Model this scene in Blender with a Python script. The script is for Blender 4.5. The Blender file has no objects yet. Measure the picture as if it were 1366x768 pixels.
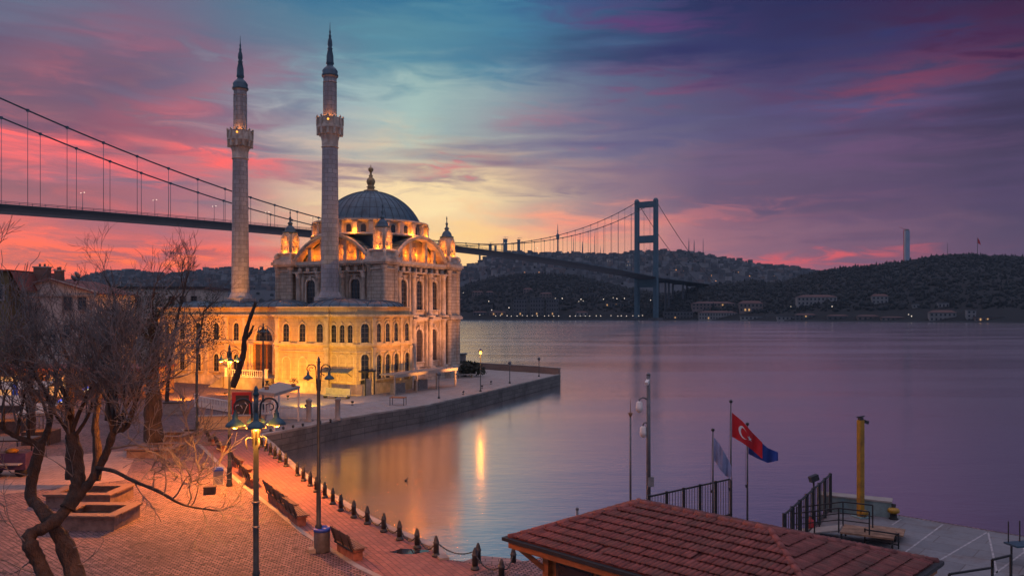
import bpy, bmesh, math, random
from math import sin, cos, pi, radians, sqrt, atan2, hypot
from mathutils import Vector, Matrix
random.seed(7)
S = bpy.context.scene
COL = S.collection

# ------------------------------------------------------------------ camera
F, CX, HY, CH = 1060.0, 683.0, 417.0, 10.5      # focal length and horizon of the photo in its own pixels, eye height above water
cam = bpy.data.cameras.new('camera'); cam_o = bpy.data.objects.new('camera', cam); COL.objects.link(cam_o)
cam_o.location = (0, 0, CH); cam_o.rotation_euler = (pi/2, 0, 0)
cam.sensor_width = 36; cam.lens = F/1366*36; cam.shift_y = (HY-384)/1366
cam.clip_start = .1; cam.clip_end = 40000
S.camera = cam_o
def G(px, py, z=1.5):                       # point at height z seen at a photo pixel
    d = (CH-z)*F/(py-HY); return Vector(((px-CX)/F*d, d, z))
def W(px, py, d):                           # point at depth d seen at a photo pixel
    return Vector(((px-CX)/F*d, d, CH-(py-HY)/F*d))
def lin(c): return tuple(((v/255)/12.92 if v/255 <= .04045 else ((v/255+.055)/1.055)**2.4) for v in c)

# ------------------------------------------------------------------ sky
SUN_AZ, SUN_EL = radians(-42), radians(2.5)
wd = bpy.data.worlds.new('World'); S.world = wd; wd.use_nodes = True
wt = wd.node_tree; wt.nodes.clear()
class NT:
    def __init__(s, t): s.t = t
    def n(s, k, **kw):
        x = s.t.nodes.new(k)
        for a, b in kw.items(): setattr(x, a, b)
        return x
    def put(s, sock, v):
        if hasattr(v, 'is_linked') or isinstance(v, bpy.types.NodeSocket): s.t.links.new(v, sock)
        else: sock.default_value = v
    def m(s, op, a, b=0.0, c=0.0, clamp=False):
        x = s.n('ShaderNodeMath', operation=op, use_clamp=clamp)
        for i, v in enumerate((a, b, c)): s.put(x.inputs[i], v)
        return x.outputs[0]
    def mix(s, f, a, b, bt='MIX'):
        x = s.n('ShaderNodeMix', data_type='RGBA', blend_type=bt)
        s.put(x.inputs[0], f); s.put(x.inputs[6], a); s.put(x.inputs[7], b)
        return x.outputs[2]
    def ramp(s, f, stops, interp='LINEAR'):
        x = s.n('ShaderNodeValToRGB'); r = x.color_ramp; r.interpolation = interp
        while len(r.elements) > 1: r.elements.remove(r.elements[-1])
        for i, (p, c) in enumerate(stops):
            e = r.elements[0] if i == 0 else r.elements.new(p)
            e.position = p; e.color = (*c, 1) if len(c) == 3 else c
        s.put(x.inputs[0], f); return x.outputs[0]
    def smooth(s, v, a, b):
        x = s.n('ShaderNodeMapRange', interpolation_type='SMOOTHSTEP'); s.put(x.inputs[0], v)
        x.inputs[1].default_value = a; x.inputs[2].default_value = b; return x.outputs[0]
    def noise(s, vec, scale, detail=5, rough=.55, dist=0.0):
        x = s.n('ShaderNodeTexNoise'); s.put(x.inputs['Vector'], vec)
        x.inputs['Scale'].default_value = scale; x.inputs['Detail'].default_value = detail
        x.inputs['Roughness'].default_value = rough; x.inputs['Distortion'].default_value = dist; return x.outputs[0]
    def vec(s, x, y, z):
        v = s.n('ShaderNodeCombineXYZ')
        for i, q in enumerate((x, y, z)): s.put(v.inputs[i], q)
        return v.outputs[0]
w = NT(wt)
tc = w.n('ShaderNodeTexCoord'); sep = w.n('ShaderNodeSeparateXYZ'); wt.links.new(tc.outputs['Generated'], sep.inputs[0])
dx, dy, dz = sep.outputs
AZ0 = w.m('ARCTAN2', dx, dy); EL0 = w.m('ARCSINE', dz)
# cloud field: noise on a high horizontal layer, so that streaks converge at the horizon
zz = w.m('ADD', w.m('MAXIMUM', dz, 0.0), .16)
pl = w.vec(w.m('DIVIDE', dx, zz), w.m('MULTIPLY', w.m('DIVIDE', dy, zz), .55), 0.0)
nbig = w.noise(pl, 1.3, 4, .5, .3)
nfine = w.noise(w.vec(w.m('ADD', w.m('MULTIPLY', AZ0, 7.0), w.m('MULTIPLY', EL0, 6.0)), w.m('MULTIPLY', EL0, 34.0), 3.0), 1.6, 7, .58, .6)
nhor = w.noise(w.vec(w.m('MULTIPLY', AZ0, 5.0), w.m('MULTIPLY', EL0, 60.0), 9.0), 1.1, 5, .5, .4)
AZ = w.m('ADD', AZ0, w.m('MULTIPLY', w.m('SUBTRACT', nbig, .5), .16))
EL = w.m('ADD', EL0, w.m('MULTIPLY', w.m('SUBTRACT', nfine, .5), .10))
def pxaz(px): return math.atan((px-CX)/F)
def pyel(py, px=CX): return math.atan((HY-py)/hypot(F, px-CX))
BANDS = [
 (425, [(-300,(205,85,85)),(0,(240,92,80)),(200,(250,90,76)),(350,(244,98,86)),(500,(248,150,98)),(620,(250,172,112)),(760,(246,162,120)),(880,(200,120,120)),(1080,(166,92,108)),(1366,(92,58,84)),(1700,(66,50,80))]),
 (345, [(-300,(180,85,95)),(0,(240,95,86)),(200,(220,94,96)),(350,(232,122,110)),(500,(250,200,140)),(620,(255,210,142)),(740,(248,176,132)),(880,(184,118,122)),(1100,(120,82,106)),(1366,(82,62,90)),(1700,(62,52,84))]),
 (255, [(-300,(110,80,108)),(0,(116,78,100)),(150,(134,86,104)),(300,(158,116,126)),(420,(216,184,156)),(560,(246,216,164)),(640,(226,196,154)),(720,(178,146,138)),(800,(142,112,125)),(950,(98,78,106)),(1150,(84,64,94)),(1366,(62,50,80)),(1700,(58,48,80))]),
 (150, [(-300,(84,74,104)),(0,(96,76,102)),(150,(112,80,104)),(300,(132,120,138)),(420,(148,170,174)),(560,(156,182,176)),(680,(134,152,158)),(800,(94,98,126)),(1000,(66,58,98)),(1200,(64,48,84)),(1366,(46,34,66)),(1700,(46,38,72))]),
 (55,  [(-300,(84,88,118)),(0,(88,90,118)),(150,(112,90,116)),(300,(88,106,130)),(430,(76,120,142)),(560,(80,130,148)),(700,(66,122,150)),(800,(54,90,128)),(900,(46,56,98)),(1000,(40,42,84)),(1200,(46,34,72)),(1366,(36,24,54)),(1700,(42,36,72))]),
 (-20, [(-300,(80,100,128)),(0,(74,98,125)),(150,(98,95,125)),(300,(72,105,132)),(430,(52,106,138)),(600,(44,106,140)),(750,(38,90,132)),(850,(36,64,108)),(950,(36,42,84)),(1100,(36,32,76)),(1366,(34,20,54)),(1700,(40,36,72))]),
]
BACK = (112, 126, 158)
cols = []
for y, st in BANDS:
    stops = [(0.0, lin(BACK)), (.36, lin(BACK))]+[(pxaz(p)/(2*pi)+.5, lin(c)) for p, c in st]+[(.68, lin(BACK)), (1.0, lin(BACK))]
    cols.append((pyel(y), w.ramp(w.m('ADD', w.m('DIVIDE', AZ, 2*pi), .5), stops)))
sky = cols[0][1]
for (e0, _), (e1, c1) in zip(cols, cols[1:]): sky = w.mix(w.smooth(EL, e0, e1), sky, c1)
# every cloud: photo-pixel centre, half axes, tilt (deg, + rises to the right), colour, density, noise grain
CLOUDS = [
 (150,105,180,60,-14,(74,64,100),1.0,0),(65,85,90,36,28,(164,84,98),.55,0),(60,140,120,26,20,(92,76,104),.7,0),(270,90,110,30,12,(98,98,124),.6,0),(120,20,120,24,-6,(92,98,124),.5,0),(190,52,120,20,-6,(156,80,102),.5,0),(215,140,120,22,24,(208,86,92),.6,0),
 (330,120,110,40,10,(120,108,132),.5,0),(100,165,130,22,-5,(108,70,98),.8,0),(250,178,100,14,14,(186,92,104),.45,0),(50,204,170,18,-7,(255,96,98),1.3,1),(308,218,80,14,-6,(255,88,84),1.3,1),
 (200,245,230,16,-6,(128,92,114),.8,1),(90,285,220,20,-4,(138,84,106),.8,1),(120,338,260,13,2,(250,96,74),1.1,1),(180,320,150,8,-2,(150,88,100),.8,1),(60,366,220,13,0,(255,86,50),1.3,1),
 (255,374,160,14,2,(255,116,70),1.2,1),(130,352,200,7,1,(170,84,94),1.0,1),(330,305,140,18,-4,(164,108,120),.6,1),(450,232,130,16,4,(142,120,130),.8,1),
 (380,180,90,26,6,(158,152,160),.5,1),(660,235,180,18,2,(148,122,128),.8,1),(606,228,34,6,-2,(226,118,114),1.0,1),(560,265,150,18,4,(255,226,166),.7,1),
 (600,320,140,18,0,(255,204,120),.6,1),(735,158,76,20,-3,(156,104,122),.6,0),(720,195,170,18,3,(122,116,138),.7,1),(860,100,90,24,-5,(128,70,104),.55,0),
 (1195,100,140,36,8,(128,58,82),.65,0),(1000,165,300,30,2,(80,74,116),.7,1),(850,230,260,24,1,(112,94,122),.5,1),
 (1030,70,300,26,-3,(44,44,92),.8,1),(1000,20,240,24,3,(34,36,80),.8,1),(1290,25,140,30,-12,(62,24,64),.7,0),(1120,210,260,16,2,(100,68,106),.5,1),(945,287,110,8,1,(200,112,112),.65,1),
 (780,300,90,16,-2,(255,146,116),.8,1),(1105,354,95,7,1,(206,84,92),.95,1),(1010,330,160,14,2,(130,92,112),.5,1),(1250,260,260,30,3,(86,64,102),.4,1),
 (480,80,160,30,14,(88,142,158),.5,1),(640,60,140,30,6,(66,118,146),.5,1),(850,18,100,20,-8,(88,52,104),.6,0),(20,20,160,40,10,(88,104,130),.5,1),
]
for px, py, rx, ry, tilt, c, dens, kind in CLOUDS:
    a0, e0 = pxaz(px), pyel(py, px); t = radians(tilt)
    u = w.m('SUBTRACT', AZ, a0); v = w.m('SUBTRACT', EL, e0)
    uu = w.m('ADD', w.m('MULTIPLY', u, cos(t)*F/rx), w.m('MULTIPLY', v, sin(t)*F/rx))
    vv = w.m('SUBTRACT', w.m('MULTIPLY', v, cos(t)*F/ry), w.m('MULTIPLY', u, sin(t)*F/ry))
    r2 = w.m('ADD', w.m('MULTIPLY', uu, uu), w.m('MULTIPLY', vv, vv))
    g = w.m('POWER', 2.718, w.m('MULTIPLY', r2, -.9))
    nz = w.m('MULTIPLY_ADD', w.m('SUBTRACT', nhor if kind else nfine, .5), 3.6 if kind else 5.5, .75 if kind else .7)
    sky = w.mix(w.m('MULTIPLY', w.m('MULTIPLY', g, nz), dens, clamp=True), sky, (*lin(c), 1))
# overhead and behind the camera: unseen sky, brightened to lift the light on the ground
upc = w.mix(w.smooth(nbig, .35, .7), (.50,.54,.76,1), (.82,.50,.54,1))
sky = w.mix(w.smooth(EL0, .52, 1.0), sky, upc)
sky = w.mix(w.smooth(EL0, .02, -.05), sky, (*lin((60,50,66)), 1))
nish = w.n('ShaderNodeTexSky', sky_type='NISHITA', sun_disc=False, sun_elevation=SUN_EL, sun_rotation=SUN_AZ)
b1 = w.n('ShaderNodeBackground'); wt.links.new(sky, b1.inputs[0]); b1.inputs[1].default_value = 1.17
b2 = w.n('ShaderNodeBackground'); wt.links.new(nish.outputs[0], b2.inputs[0]); b2.inputs[1].default_value = .006
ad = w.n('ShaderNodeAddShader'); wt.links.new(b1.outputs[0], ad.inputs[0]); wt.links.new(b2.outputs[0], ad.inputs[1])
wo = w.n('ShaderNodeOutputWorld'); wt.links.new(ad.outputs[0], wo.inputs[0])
wd.cycles.sampling_method = 'MANUAL'; wd.cycles.sample_map_resolution = 512

# ------------------------------------------------------------------ sun (below the cloud bank, only a soft pink glow reaches the ground)
sl = bpy.data.lights.new('sun', 'SUN'); sl.energy = .35; sl.angle = radians(18); sl.color = (1, .55, .42)
so = bpy.data.objects.new('sun', sl); COL.objects.link(so)
so.rotation_euler = Vector((sin(SUN_AZ)*cos(SUN_EL), cos(SUN_AZ)*cos(SUN_EL), sin(SUN_EL+.12))).to_track_quat('Z', 'Y').to_euler()

S.view_settings.view_transform = 'Standard'; S.view_settings.look = 'None'
S.view_settings.exposure = 0.0; S.view_settings.gamma = 1.0; S.view_settings.use_curve_mapping = False
S.cycles.max_bounces = 6; S.cycles.diffuse_bounces = 3; S.cycles.glossy_bounces = 3; S.cycles.volume_bounces = 0
S.cycles.sample_clamp_indirect = 4.0; S.cycles.use_denoising = True
S.cycles.caustics_reflective = False; S.cycles.caustics_refractive = False

# ------------------------------------------------------------------ materials
def new_mat(name):
    m = bpy.data.materials.new(name); m.use_nodes = True
    t = NT(m.node_tree); b = m.node_tree.nodes['Principled BSDF']
    return m, t, b
def pm(name, c, rough=.7, var=.25, scale=3.0, bump=.0, metal=0.0, stretch=(1,1,1), c2=None, emis=None, es=0, spec=.5, bscale=None, bdist=.05, dirt=None, dscale=.6, damt=.6):
    m, t, b = new_mat(name)
    co = t.n('ShaderNodeTexCoord'); mp = t.n('ShaderNodeMapping'); t.put(mp.inputs[0], co.outputs['Object']); mp.inputs['Scale'].default_value = stretch
    nz = t.noise(mp.outputs[0], scale, 6, .6)
    a = tuple(v*(1-var) for v in c); d = c2 or tuple(min(1, v*(1+var)) for v in c)
    colr = t.ramp(nz, [(.3, a), (.7, d)])
    if dirt: colr = t.mix(t.m('MULTIPLY', t.smooth(t.noise(co.outputs['Object'], dscale, 7, .65, .4), .42, .68), damt), colr, (*dirt, 1))
    t.put(b.inputs['Base Color'], colr)
    b.inputs['Roughness'].default_value = rough; b.inputs['Metallic'].default_value = metal
    b.inputs['Specular IOR Level'].default_value = spec
    if bump:
        bp = t.n('ShaderNodeBump'); bp.inputs['Strength'].default_value = bump; bp.inputs['Distance'].default_value = bdist
        t.put(bp.inputs['Height'], t.noise(mp.outputs[0], bscale or scale*6, 4, .6)); t.put(b.inputs['Normal'], bp.outputs[0])
    if emis: b.inputs['Emission Color'].default_value = (*emis, 1); b.inputs['Emission Strength'].default_value = es
    return m
def masonry(name, c, c2, bw=1.1, bh=.42, mortar=.012, mort=(.25,.22,.19), stain=(.25,.2,.16), rough=.8, bump=.35, coords='Object', rot=0.0, offset=.5, stainamt=.55, upright=True, axis=None, vary=.5, streak=False, specks=0):
    """courses of blocks or paving: a brick texture in object space, block-to-block colour change, stains"""
    m, t, b = new_mat(name)
    co = t.n('ShaderNodeTexCoord'); sp = t.n('ShaderNodeSeparateXYZ'); t.put(sp.inputs[0], co.outputs[coords])
    if upright:
        geo = t.n('ShaderNodeNewGeometry'); tr = t.n('ShaderNodeVectorTransform', vector_type='NORMAL', convert_from='WORLD', convert_to='OBJECT'); t.put(tr.inputs[0], geo.outputs['True Normal'])
        ns = t.n('ShaderNodeSeparateXYZ'); t.put(ns.inputs[0], tr.outputs[0])
        pick = t.m('GREATER_THAN', t.m('ABSOLUTE', ns.outputs[0]), t.m('ABSOLUTE', ns.outputs[1]))
        hx = t.m('ADD', t.m('MULTIPLY', sp.outputs[0], t.m('SUBTRACT', 1.0, pick)), t.m('MULTIPLY', sp.outputs[1], pick))
        v = t.vec(hx, sp.outputs[2], 0.0)
    else:
        ca, sa = cos(rot), sin(rot)
        wob = t.noise(co.outputs[coords], .35, 2)
        v = t.vec(t.m('ADD', t.m('MULTIPLY', sp.outputs[0], ca), t.m('MULTIPLY', sp.outputs[1], sa)),
                  t.m('ADD', t.m('SUBTRACT', t.m('MULTIPLY', sp.outputs[1], ca), t.m('MULTIPLY', sp.outputs[0], sa)), t.m('MULTIPLY', wob, .15)), 0.0)
    br = t.n('ShaderNodeTexBrick'); br.offset = offset
    t.put(br.inputs['Vector'], v)
    for k, q in (('Color1', (*c, 1)), ('Color2', (*c2, 1)), ('Mortar', (*mort, 1))): br.inputs[k].default_value = q
    br.inputs['Scale'].default_value = 1.0; br.inputs['Mortar Size'].default_value = mortar; br.inputs['Mortar Smooth'].default_value = .3
    br.inputs['Brick Width'].default_value = bw; br.inputs['Row Height'].default_value = bh; br.inputs['Bias'].default_value = 0.0
    sm_ = t.n('ShaderNodeMapping'); t.put(sm_.inputs[0], co.outputs[coords]); sm_.inputs['Scale'].default_value = (1.6,1.6,.28) if streak else (1,1,1)
    n1 = t.noise(sm_.outputs[0], .45, 7, .65, .5); n2 = t.noise(co.outputs[coords], 5.0, 5, .6)
    colr = t.mix(t.m('MULTIPLY', t.smooth(n1, .45, .72), stainamt), br.outputs[0], (*stain, 1))
    colr = t.mix(t.m('MULTIPLY', t.smooth(n2, .35, .8), vary), colr, t.mix(1.0, colr, (.62,.6,.6,1), 'MULTIPLY'))
    if specks:
        n3 = t.noise(co.outputs[coords], 4.2, 3, .7, .3); n4 = t.noise(co.outputs[coords], .12, 4, .6)
        colr = t.mix(t.m('MULTIPLY', t.smooth(n3, .555, .63), specks), colr, (*mort, 1))
        colr = t.mix(t.smooth(n4, .35, .7), colr, t.mix(1.0, colr, (.66,.68,.78,1), 'MULTIPLY'))
    t.put(b.inputs['Base Color'], colr)
    b.inputs['Roughness'].default_value = rough
    bp = t.n('ShaderNodeBump'); bp.inputs['Strength'].default_value = bump; bp.inputs['Distance'].default_value = .04
    t.put(bp.inputs['Height'], t.m('ADD', t.m('MULTIPLY', br.outputs[1], -1.0), t.m('MULTIPLY', n2, .6))); t.put(b.inputs['Normal'], bp.outputs[0])
    return m, t, b
def emit(name, c, s):
    m, t, b = new_mat(name); b.inputs['Base Color'].default_value = (*[v*.5 for v in c], 1)
    b.inputs['Emission Color'].default_value = (*c, 1); b.inputs['Emission Strength'].default_value = s; return m

M = {}
M['stone'] = masonry('limestone_blocks', (.52,.46,.38), (.37,.325,.27), 1.0, .45, .03, (.2,.17,.14), (.19,.15,.12), stainamt=.75, streak=True)[0]
M['trim'] = pm('carved_limestone', (.52,.46,.39), .75, .3, 1.6, .35, stretch=(1,1,.5), dirt=(.20,.16,.125), dscale=.8, damt=.6)
M['minaret'] = masonry('minaret_stone', (.40,.40,.415), (.28,.285,.305), .9, .55, .03, (.2,.19,.19), (.17,.165,.175), stainamt=.6, vary=.45, streak=True)[0]
M['plaster'] = masonry('wing_stone', (.56,.42,.23), (.50,.37,.20), 1.3, .5, .02, (.33,.25,.15), (.30,.21,.12), bump=.2, stainamt=.7, streak=True)[0]
M['wingtrim'] = pm('wing_trim_stone', (.60,.48,.30), .75, .25, 2.0, .25, stretch=(1,1,.6), dirt=(.30,.21,.12), dscale=.8, damt=.6)
M['lead'] = pm('lead_sheet', (.025,.066,.105), .45, .4, 1.2, .2, stretch=(1,1,.35), c2=(.048,.115,.165))
M['leadrib'] = pm('lead_seam', (.025,.045,.065), .5, .3, 2)
M['glass'] = pm('dark_window_glass', (.018,.022,.03), .18, .4, 1.5)
M['muntin'] = pm('window_bar', (.10,.09,.085), .6, .2)
M['gold'] = pm('gilded_bronze', (.30,.20,.10), .45, .3, 5, metal=.6)
M['iron'] = pm('black_iron', (.018,.02,.022), .5, .4, 8, .1)
M['teal'] = pm('teal_painted_iron', (.018,.06,.082), .45, .45, 6, .1)
M['darkpole'] = pm('lamp_post_paint', (.03,.042,.045), .5, .4, 4, .1)
M['bollard'] = pm('bollard_iron', (.03,.035,.038), .55, .5, 7, .25)
M['bark'] = pm('tree_bark', (.040,.026,.020), .9, .6, 5, 1.0, stretch=(1,1,.35), bscale=9, bdist=.16, dirt=(.075,.06,.05), dscale=2.2, damt=.5)
M['twig'] = pm('bare_twig', (.075,.069,.07), .8, .4, 2)
M['twigpale'] = pm('grey_twig', (.15,.14,.138), .8, .4, 2)
M['ivy'] = pm('ivy_leaf', (.022,.030,.018), .7, .6, 3)
M['concrete'] = pm('quay_concrete', (.27,.25,.23), .85, .35, .8, .4, bscale=9)
M['canopywhite'] = pm('canopy_paint', (.27,.255,.235), .6, .2, 3, dirt=(.22,.2,.18), dscale=1.2)
M['white'] = pm('white_paint', (.62,.60,.57), .6, .15, 3)
M['grey'] = pm('grey_metal', (.20,.21,.22), .5, .25, 3)
M['steel'] = pm('galvanised_steel', (.11,.115,.125), .45, .3, 6, metal=.3)
M['redboard'] = pm('red_board', (.42,.02,.025), .45, .2, 3)
M['dark'] = pm('dark_panel', (.03,.022,.025), .5, .4, 3)
M['blue'] = pm('blue_plastic', (.02,.07,.42), .45, .2, 3)
M['wood'] = pm('weathered_slat', (.15,.092,.07), .75, .45, 4, .3, stretch=(1,6,6))
M['darkwood'] = pm('dark_slat', (.06,.04,.035), .7, .45, 4, .3)
M['orange'] = pm('orange_painted_wood', (.36,.12,.035), .55, .35, 2.5, .15, stretch=(1,1,4))
M['yellow'] = pm('yellow_paint', (.36,.19,.01), .55, .25, 2, .1, dirt=(.12,.06,.02), dscale=2.5, damt=.7)
M['soil'] = pm('planter_soil', (.05,.035,.025), .95, .5, 5, .6)
M['brickwall'] = masonry('red_brick', (.22,.09,.06), (.16,.065,.045), .22, .075, .012, (.2,.17,.15), (.1,.06,.05))[0]
M['oldstucco'] = pm('old_grey_stucco', (.38,.345,.31), .9, .35, .9, .3, bscale=10)
M['ochre'] = pm('ochre_render', (.12,.10,.045), .85, .25, 1.2, .2)
M['clayroof'] = pm('clay_tile', (.17,.042,.036), .75, .4, 3.5, .3, c2=(.21,.056,.046), bscale=12, dirt=(.055,.045,.035), dscale=.9, damt=.45)
M['clayroof2'] = pm('clay_tile_paler', (.195,.052,.043), .75, .4, 3.5, .4, bscale=12, dirt=(.07,.05,.038), dscale=.9, damt=.4)
M['clayroof3'] = pm('clay_tile_dark', (.145,.038,.034), .8, .5, 3.5, .4, bscale=12)
M['bridge'] = pm('bridge_grey_paint', (.05,.105,.14), .6, .2, .05)
M['bridgedark'] = pm('bridge_deck_paint', (.035,.045,.06), .7, .2, .05)
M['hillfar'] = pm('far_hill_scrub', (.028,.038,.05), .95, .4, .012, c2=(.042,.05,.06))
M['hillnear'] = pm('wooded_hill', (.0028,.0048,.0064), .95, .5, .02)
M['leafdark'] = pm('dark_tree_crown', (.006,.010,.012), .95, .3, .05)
M['housewall'] = pm('pale_house_wall', (.20,.20,.20), .85, .3, .05)
M['housepink'] = pm('rose_house_wall', (.15,.12,.115), .85, .3, .05)
M['housedark'] = pm('dim_house_wall', (.075,.078,.085), .85, .3, .05)
M['houseroof'] = pm('far_house_roof', (.10,.05,.045), .85, .3, .05)
M['glow'] = emit('warm_bulb', (1, .42, .08), 5)
M['glowsoft'] = emit('warm_lamp_glass', (1, .40, .05), 2.2)
M['glowwhite'] = emit('white_far_lamp', (1, .85, .65), 2.2)
M['gloworange'] = emit('orange_far_lamp', (1, .42, .12), 3.5)
M['winlit'] = emit('lit_window', (1, .55, .2), .5)
M['signblue'] = emit('lit_blue_sign', (.08,.16,.9), .9)
M['signwhite'] = emit('lit_white_sign', (1,.9,.5), 1.4)
M['redflag'] = pm('red_flag_cloth', (.50,.012,.02), .8, .15, 3)
M['blueflag'] = pm('blue_flag_cloth', (.02,.05,.24), .8, .2, 3)
M['paleflag'] = pm('pale_blue_flag_cloth', (.25,.27,.42), .8, .2, 3)
M['whitecloth'] = pm('white_cloth', (.6,.6,.6), .8, .1, 3)
M['tarp'] = pm('striped_tarp', (.42,.33,.27), .75, .35, 1.5, .2, stretch=(.3,6,1))
M['rubber'] = pm('black_rubber', (.015,.015,.015), .8, .3, 4)
M['mint'] = pm('mint_concrete', (.16,.24,.24), .8, .35, 2, .2)
M['rust'] = pm('rusty_plate', (.22,.13,.08), .8, .5, 2.5, .3)
M['weed'] = pm('weed_on_wall', (.04,.045,.03), .95, .6, 2)
M['shrub'] = pm('shrub_leaf', (.02,.028,.02), .8, .5, 3)

# ------------------------------------------------------------------ building helpers
WM = {}
def wm(o): return WM.get(o.name, Matrix())
class MB:
    def __init__(s, T=None): s.v = []; s.f = []; s.mi = []; s.sm = []; s.T = T or Matrix()
    def add(s, vs, fs, mi=0, smooth=False, T=None):
        k = len(s.v); X = s.T @ T if T is not None else s.T
        s.v += [X @ Vector(v) for v in vs]; s.f += [tuple(i+k for i in f) for f in fs]
        s.mi += [mi]*len(fs); s.sm += [smooth]*len(fs); return s
    def box(s, c, size, rz=0.0, mi=0, T=None):
        x, y, z = (q/2 for q in size); R = Matrix.Translation(c) @ Matrix.Rotation(rz, 4, 'Z')
        if T is not None: R = T @ R
        vs = [(a*x, b*y, d*z) for d in (-1,1) for b in (-1,1) for a in (-1,1)]
        return s.add(vs, [(0,2,3,1),(4,5,7,6),(0,1,5,4),(1,3,7,5),(3,2,6,7),(2,0,4,6)], mi, False, R)
    def bar(s, p, q, wd_, ht, mi=0):           # square bar between two points
        p, q = Vector(p), Vector(q); d = q-p
        if d.length < 1e-6: return s
        x = d.normalized(); up = Vector((0,0,1)) if abs(x.z) < .97 else Vector((0,1,0))
        y = up.cross(x).normalized(); z = x.cross(y)
        vs = [r + y*a*wd_/2 + z*b*ht/2 for r in (p, q) for b in (-1,1) for a in (-1,1)]
        return s.add(vs, [(0,2,3,1),(4,5,7,6),(0,1,5,4),(1,3,7,5),(3,2,6,7),(2,0,4,6)], mi)
    def tube(s, pts, rad, n=8, mi=0, cap=True, smooth=True):
        pts = [Vector(p) for p in pts]
        if not isinstance(rad, (list, tuple)): rad = [rad]*len(pts)
        vs, fs = [], []
        t0 = (pts[1]-pts[0]).normalized(); ref = Vector((0,0,1)) if abs(t0.z) < .9 else Vector((1,0,0))
        x = t0.cross(ref).normalized()
        for i, p in enumerate(pts):
            t = (pts[min(i+1, len(pts)-1)]-pts[max(i-1, 0)])
            t = t.normalized() if t.length > 1e-9 else t0
            x = (x - t*x.dot(t)); x = x.normalized() if x.length > 1e-6 else t.orthogonal().normalized()
            y = t.cross(x)
            for k in range(n):
                a = 2*pi*k/n; vs.append(p + (x*cos(a)+y*sin(a))*rad[i])
        for i in range(len(pts)-1):
            for k in range(n):
                a, b = i*n+k, i*n+(k+1) % n; fs.append((a, b, b+n, a+n))
        if cap and n > 3: fs.append(tuple(range(n-1, -1, -1))); fs.append(tuple(range((len(pts)-1)*n, len(pts)*n)))
        return s.add(vs, fs, mi, smooth)
    def lathe(s, prof, c=(0,0,0), n=16, mi=0, smooth=True, a0=0.0, a1=2*pi, rot=0.0):
        full = abs(a1-a0-2*pi) < 1e-6; m = n if full else n+1
        vs = [(c[0]+r*cos(rot+a0+(a1-a0)*k/n), c[1]+r*sin(rot+a0+(a1-a0)*k/n), c[2]+z) for r, z in prof for k in range(m)]
        fs = []
        for i in range(len(prof)-1):
            for k in range(n):
                a, b = i*m+k, i*m+((k+1) % m if full else k+1); fs.append((a, b, b+m, a+m))
        if full:
            if prof[0][0] > 1e-4: fs.append(tuple(range(m-1, -1, -1)))
            if prof[-1][0] > 1e-4: fs.append(tuple(range((len(prof)-1)*m, len(prof)*m)))
        return s.add(vs, fs, mi, smooth)
    def prism(s, poly, z0, z1, mi=0, T=None, smooth=False):     # polygon in xy, extruded in z
        n = len(poly); vs = [(x, y, z0) for x, y in poly]+[(x, y, z1) for x, y in poly]
        area = sum(poly[i][0]*poly[(i+1) % n][1]-poly[(i+1) % n][0]*poly[i][1] for i in range(n))
        up, dn = tuple(range(n, 2*n)), tuple(range(n-1, -1, -1))
        sd = [(i, (i+1) % n, n+(i+1) % n, n+i) for i in range(n)]
        if area < 0: up, dn, sd = up[::-1], dn[::-1], [f[::-1] for f in sd]
        return s.add(vs, [up, dn]+sd, mi, smooth, T)
    def build(s, name, mat, parent=None, world=False, kind=None):
        me = bpy.data.meshes.new(name)
        if world and parent is not None:
            I = wm(parent).inverted(); vs = [I @ v for v in s.v]
        else: vs = s.v
        me.from_pydata([tuple(v) for v in vs], [], s.f)
        for m_ in (mat if isinstance(mat, (list, tuple)) else [mat]): me.materials.append(m_)
        me.polygons.foreach_set('material_index', s.mi); me.polygons.foreach_set('use_smooth', s.sm)
        me.update()
        o = bpy.data.objects.new(name, me); COL.objects.link(o)
        if parent is not None: o.parent = parent; WM[o.name] = wm(parent)
        if kind: o['kind'] = kind
        return o
def tag(o, label, cat, group=None):
    o['label'] = label; o['category'] = cat
    if group: o['group'] = group
    return o
def thing(name, label, cat, loc=(0,0,0), rz=0.0, group=None):
    o = bpy.data.objects.new(name, None); COL.objects.link(o); o.location = loc; o.rotation_euler = (0,0,rz)
    WM[o.name] = Matrix.Translation(loc) @ Matrix.Rotation(rz, 4, 'Z')
    return tag(o, label, cat, group)
def dup(root, loc, rz=0.0, label=None, sc=None, group=None):
    def cp(o, par):
        c = o.copy(); COL.objects.link(c)
        if par is not None: c.parent = par
        for ch in list(o.children): cp(ch, c)
        return c
    r = cp(root, None); r.location = loc; r.rotation_euler = (0,0,rz)
    if sc: r.scale = (sc, sc, sc)
    if label: r['label'] = label
    if group: r['group'] = group
    WM[r.name] = Matrix.Translation(loc) @ Matrix.Rotation(rz, 4, 'Z')
    return r
def light(name, loc, e, color, r=.08, kind='POINT', to=None, angle=70, blend=.6):
    l = bpy.data.lights.new(name, kind); l.energy = e; l.color = color; l.shadow_soft_size = r
    o = bpy.data.objects.new(name, l); COL.objects.link(o); o.location = loc
    if kind == 'SPOT':
        l.spot_size = radians(angle); l.spot_blend = blend
        o.rotation_euler = (Vector(loc)-Vector(to)).to_track_quat('Z', 'Y').to_euler()
    return o
ORANGE, AMBER = (1, .25, .012), (1, .50, .02)
ORD = ['first','second','third','fourth','fifth','sixth','seventh','eighth','ninth','tenth','eleventh','twelfth','thirteenth','fourteenth','fifteenth','sixteenth','seventeenth','eighteenth','nineteenth','twentieth','twenty-first','twenty-second']
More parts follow.
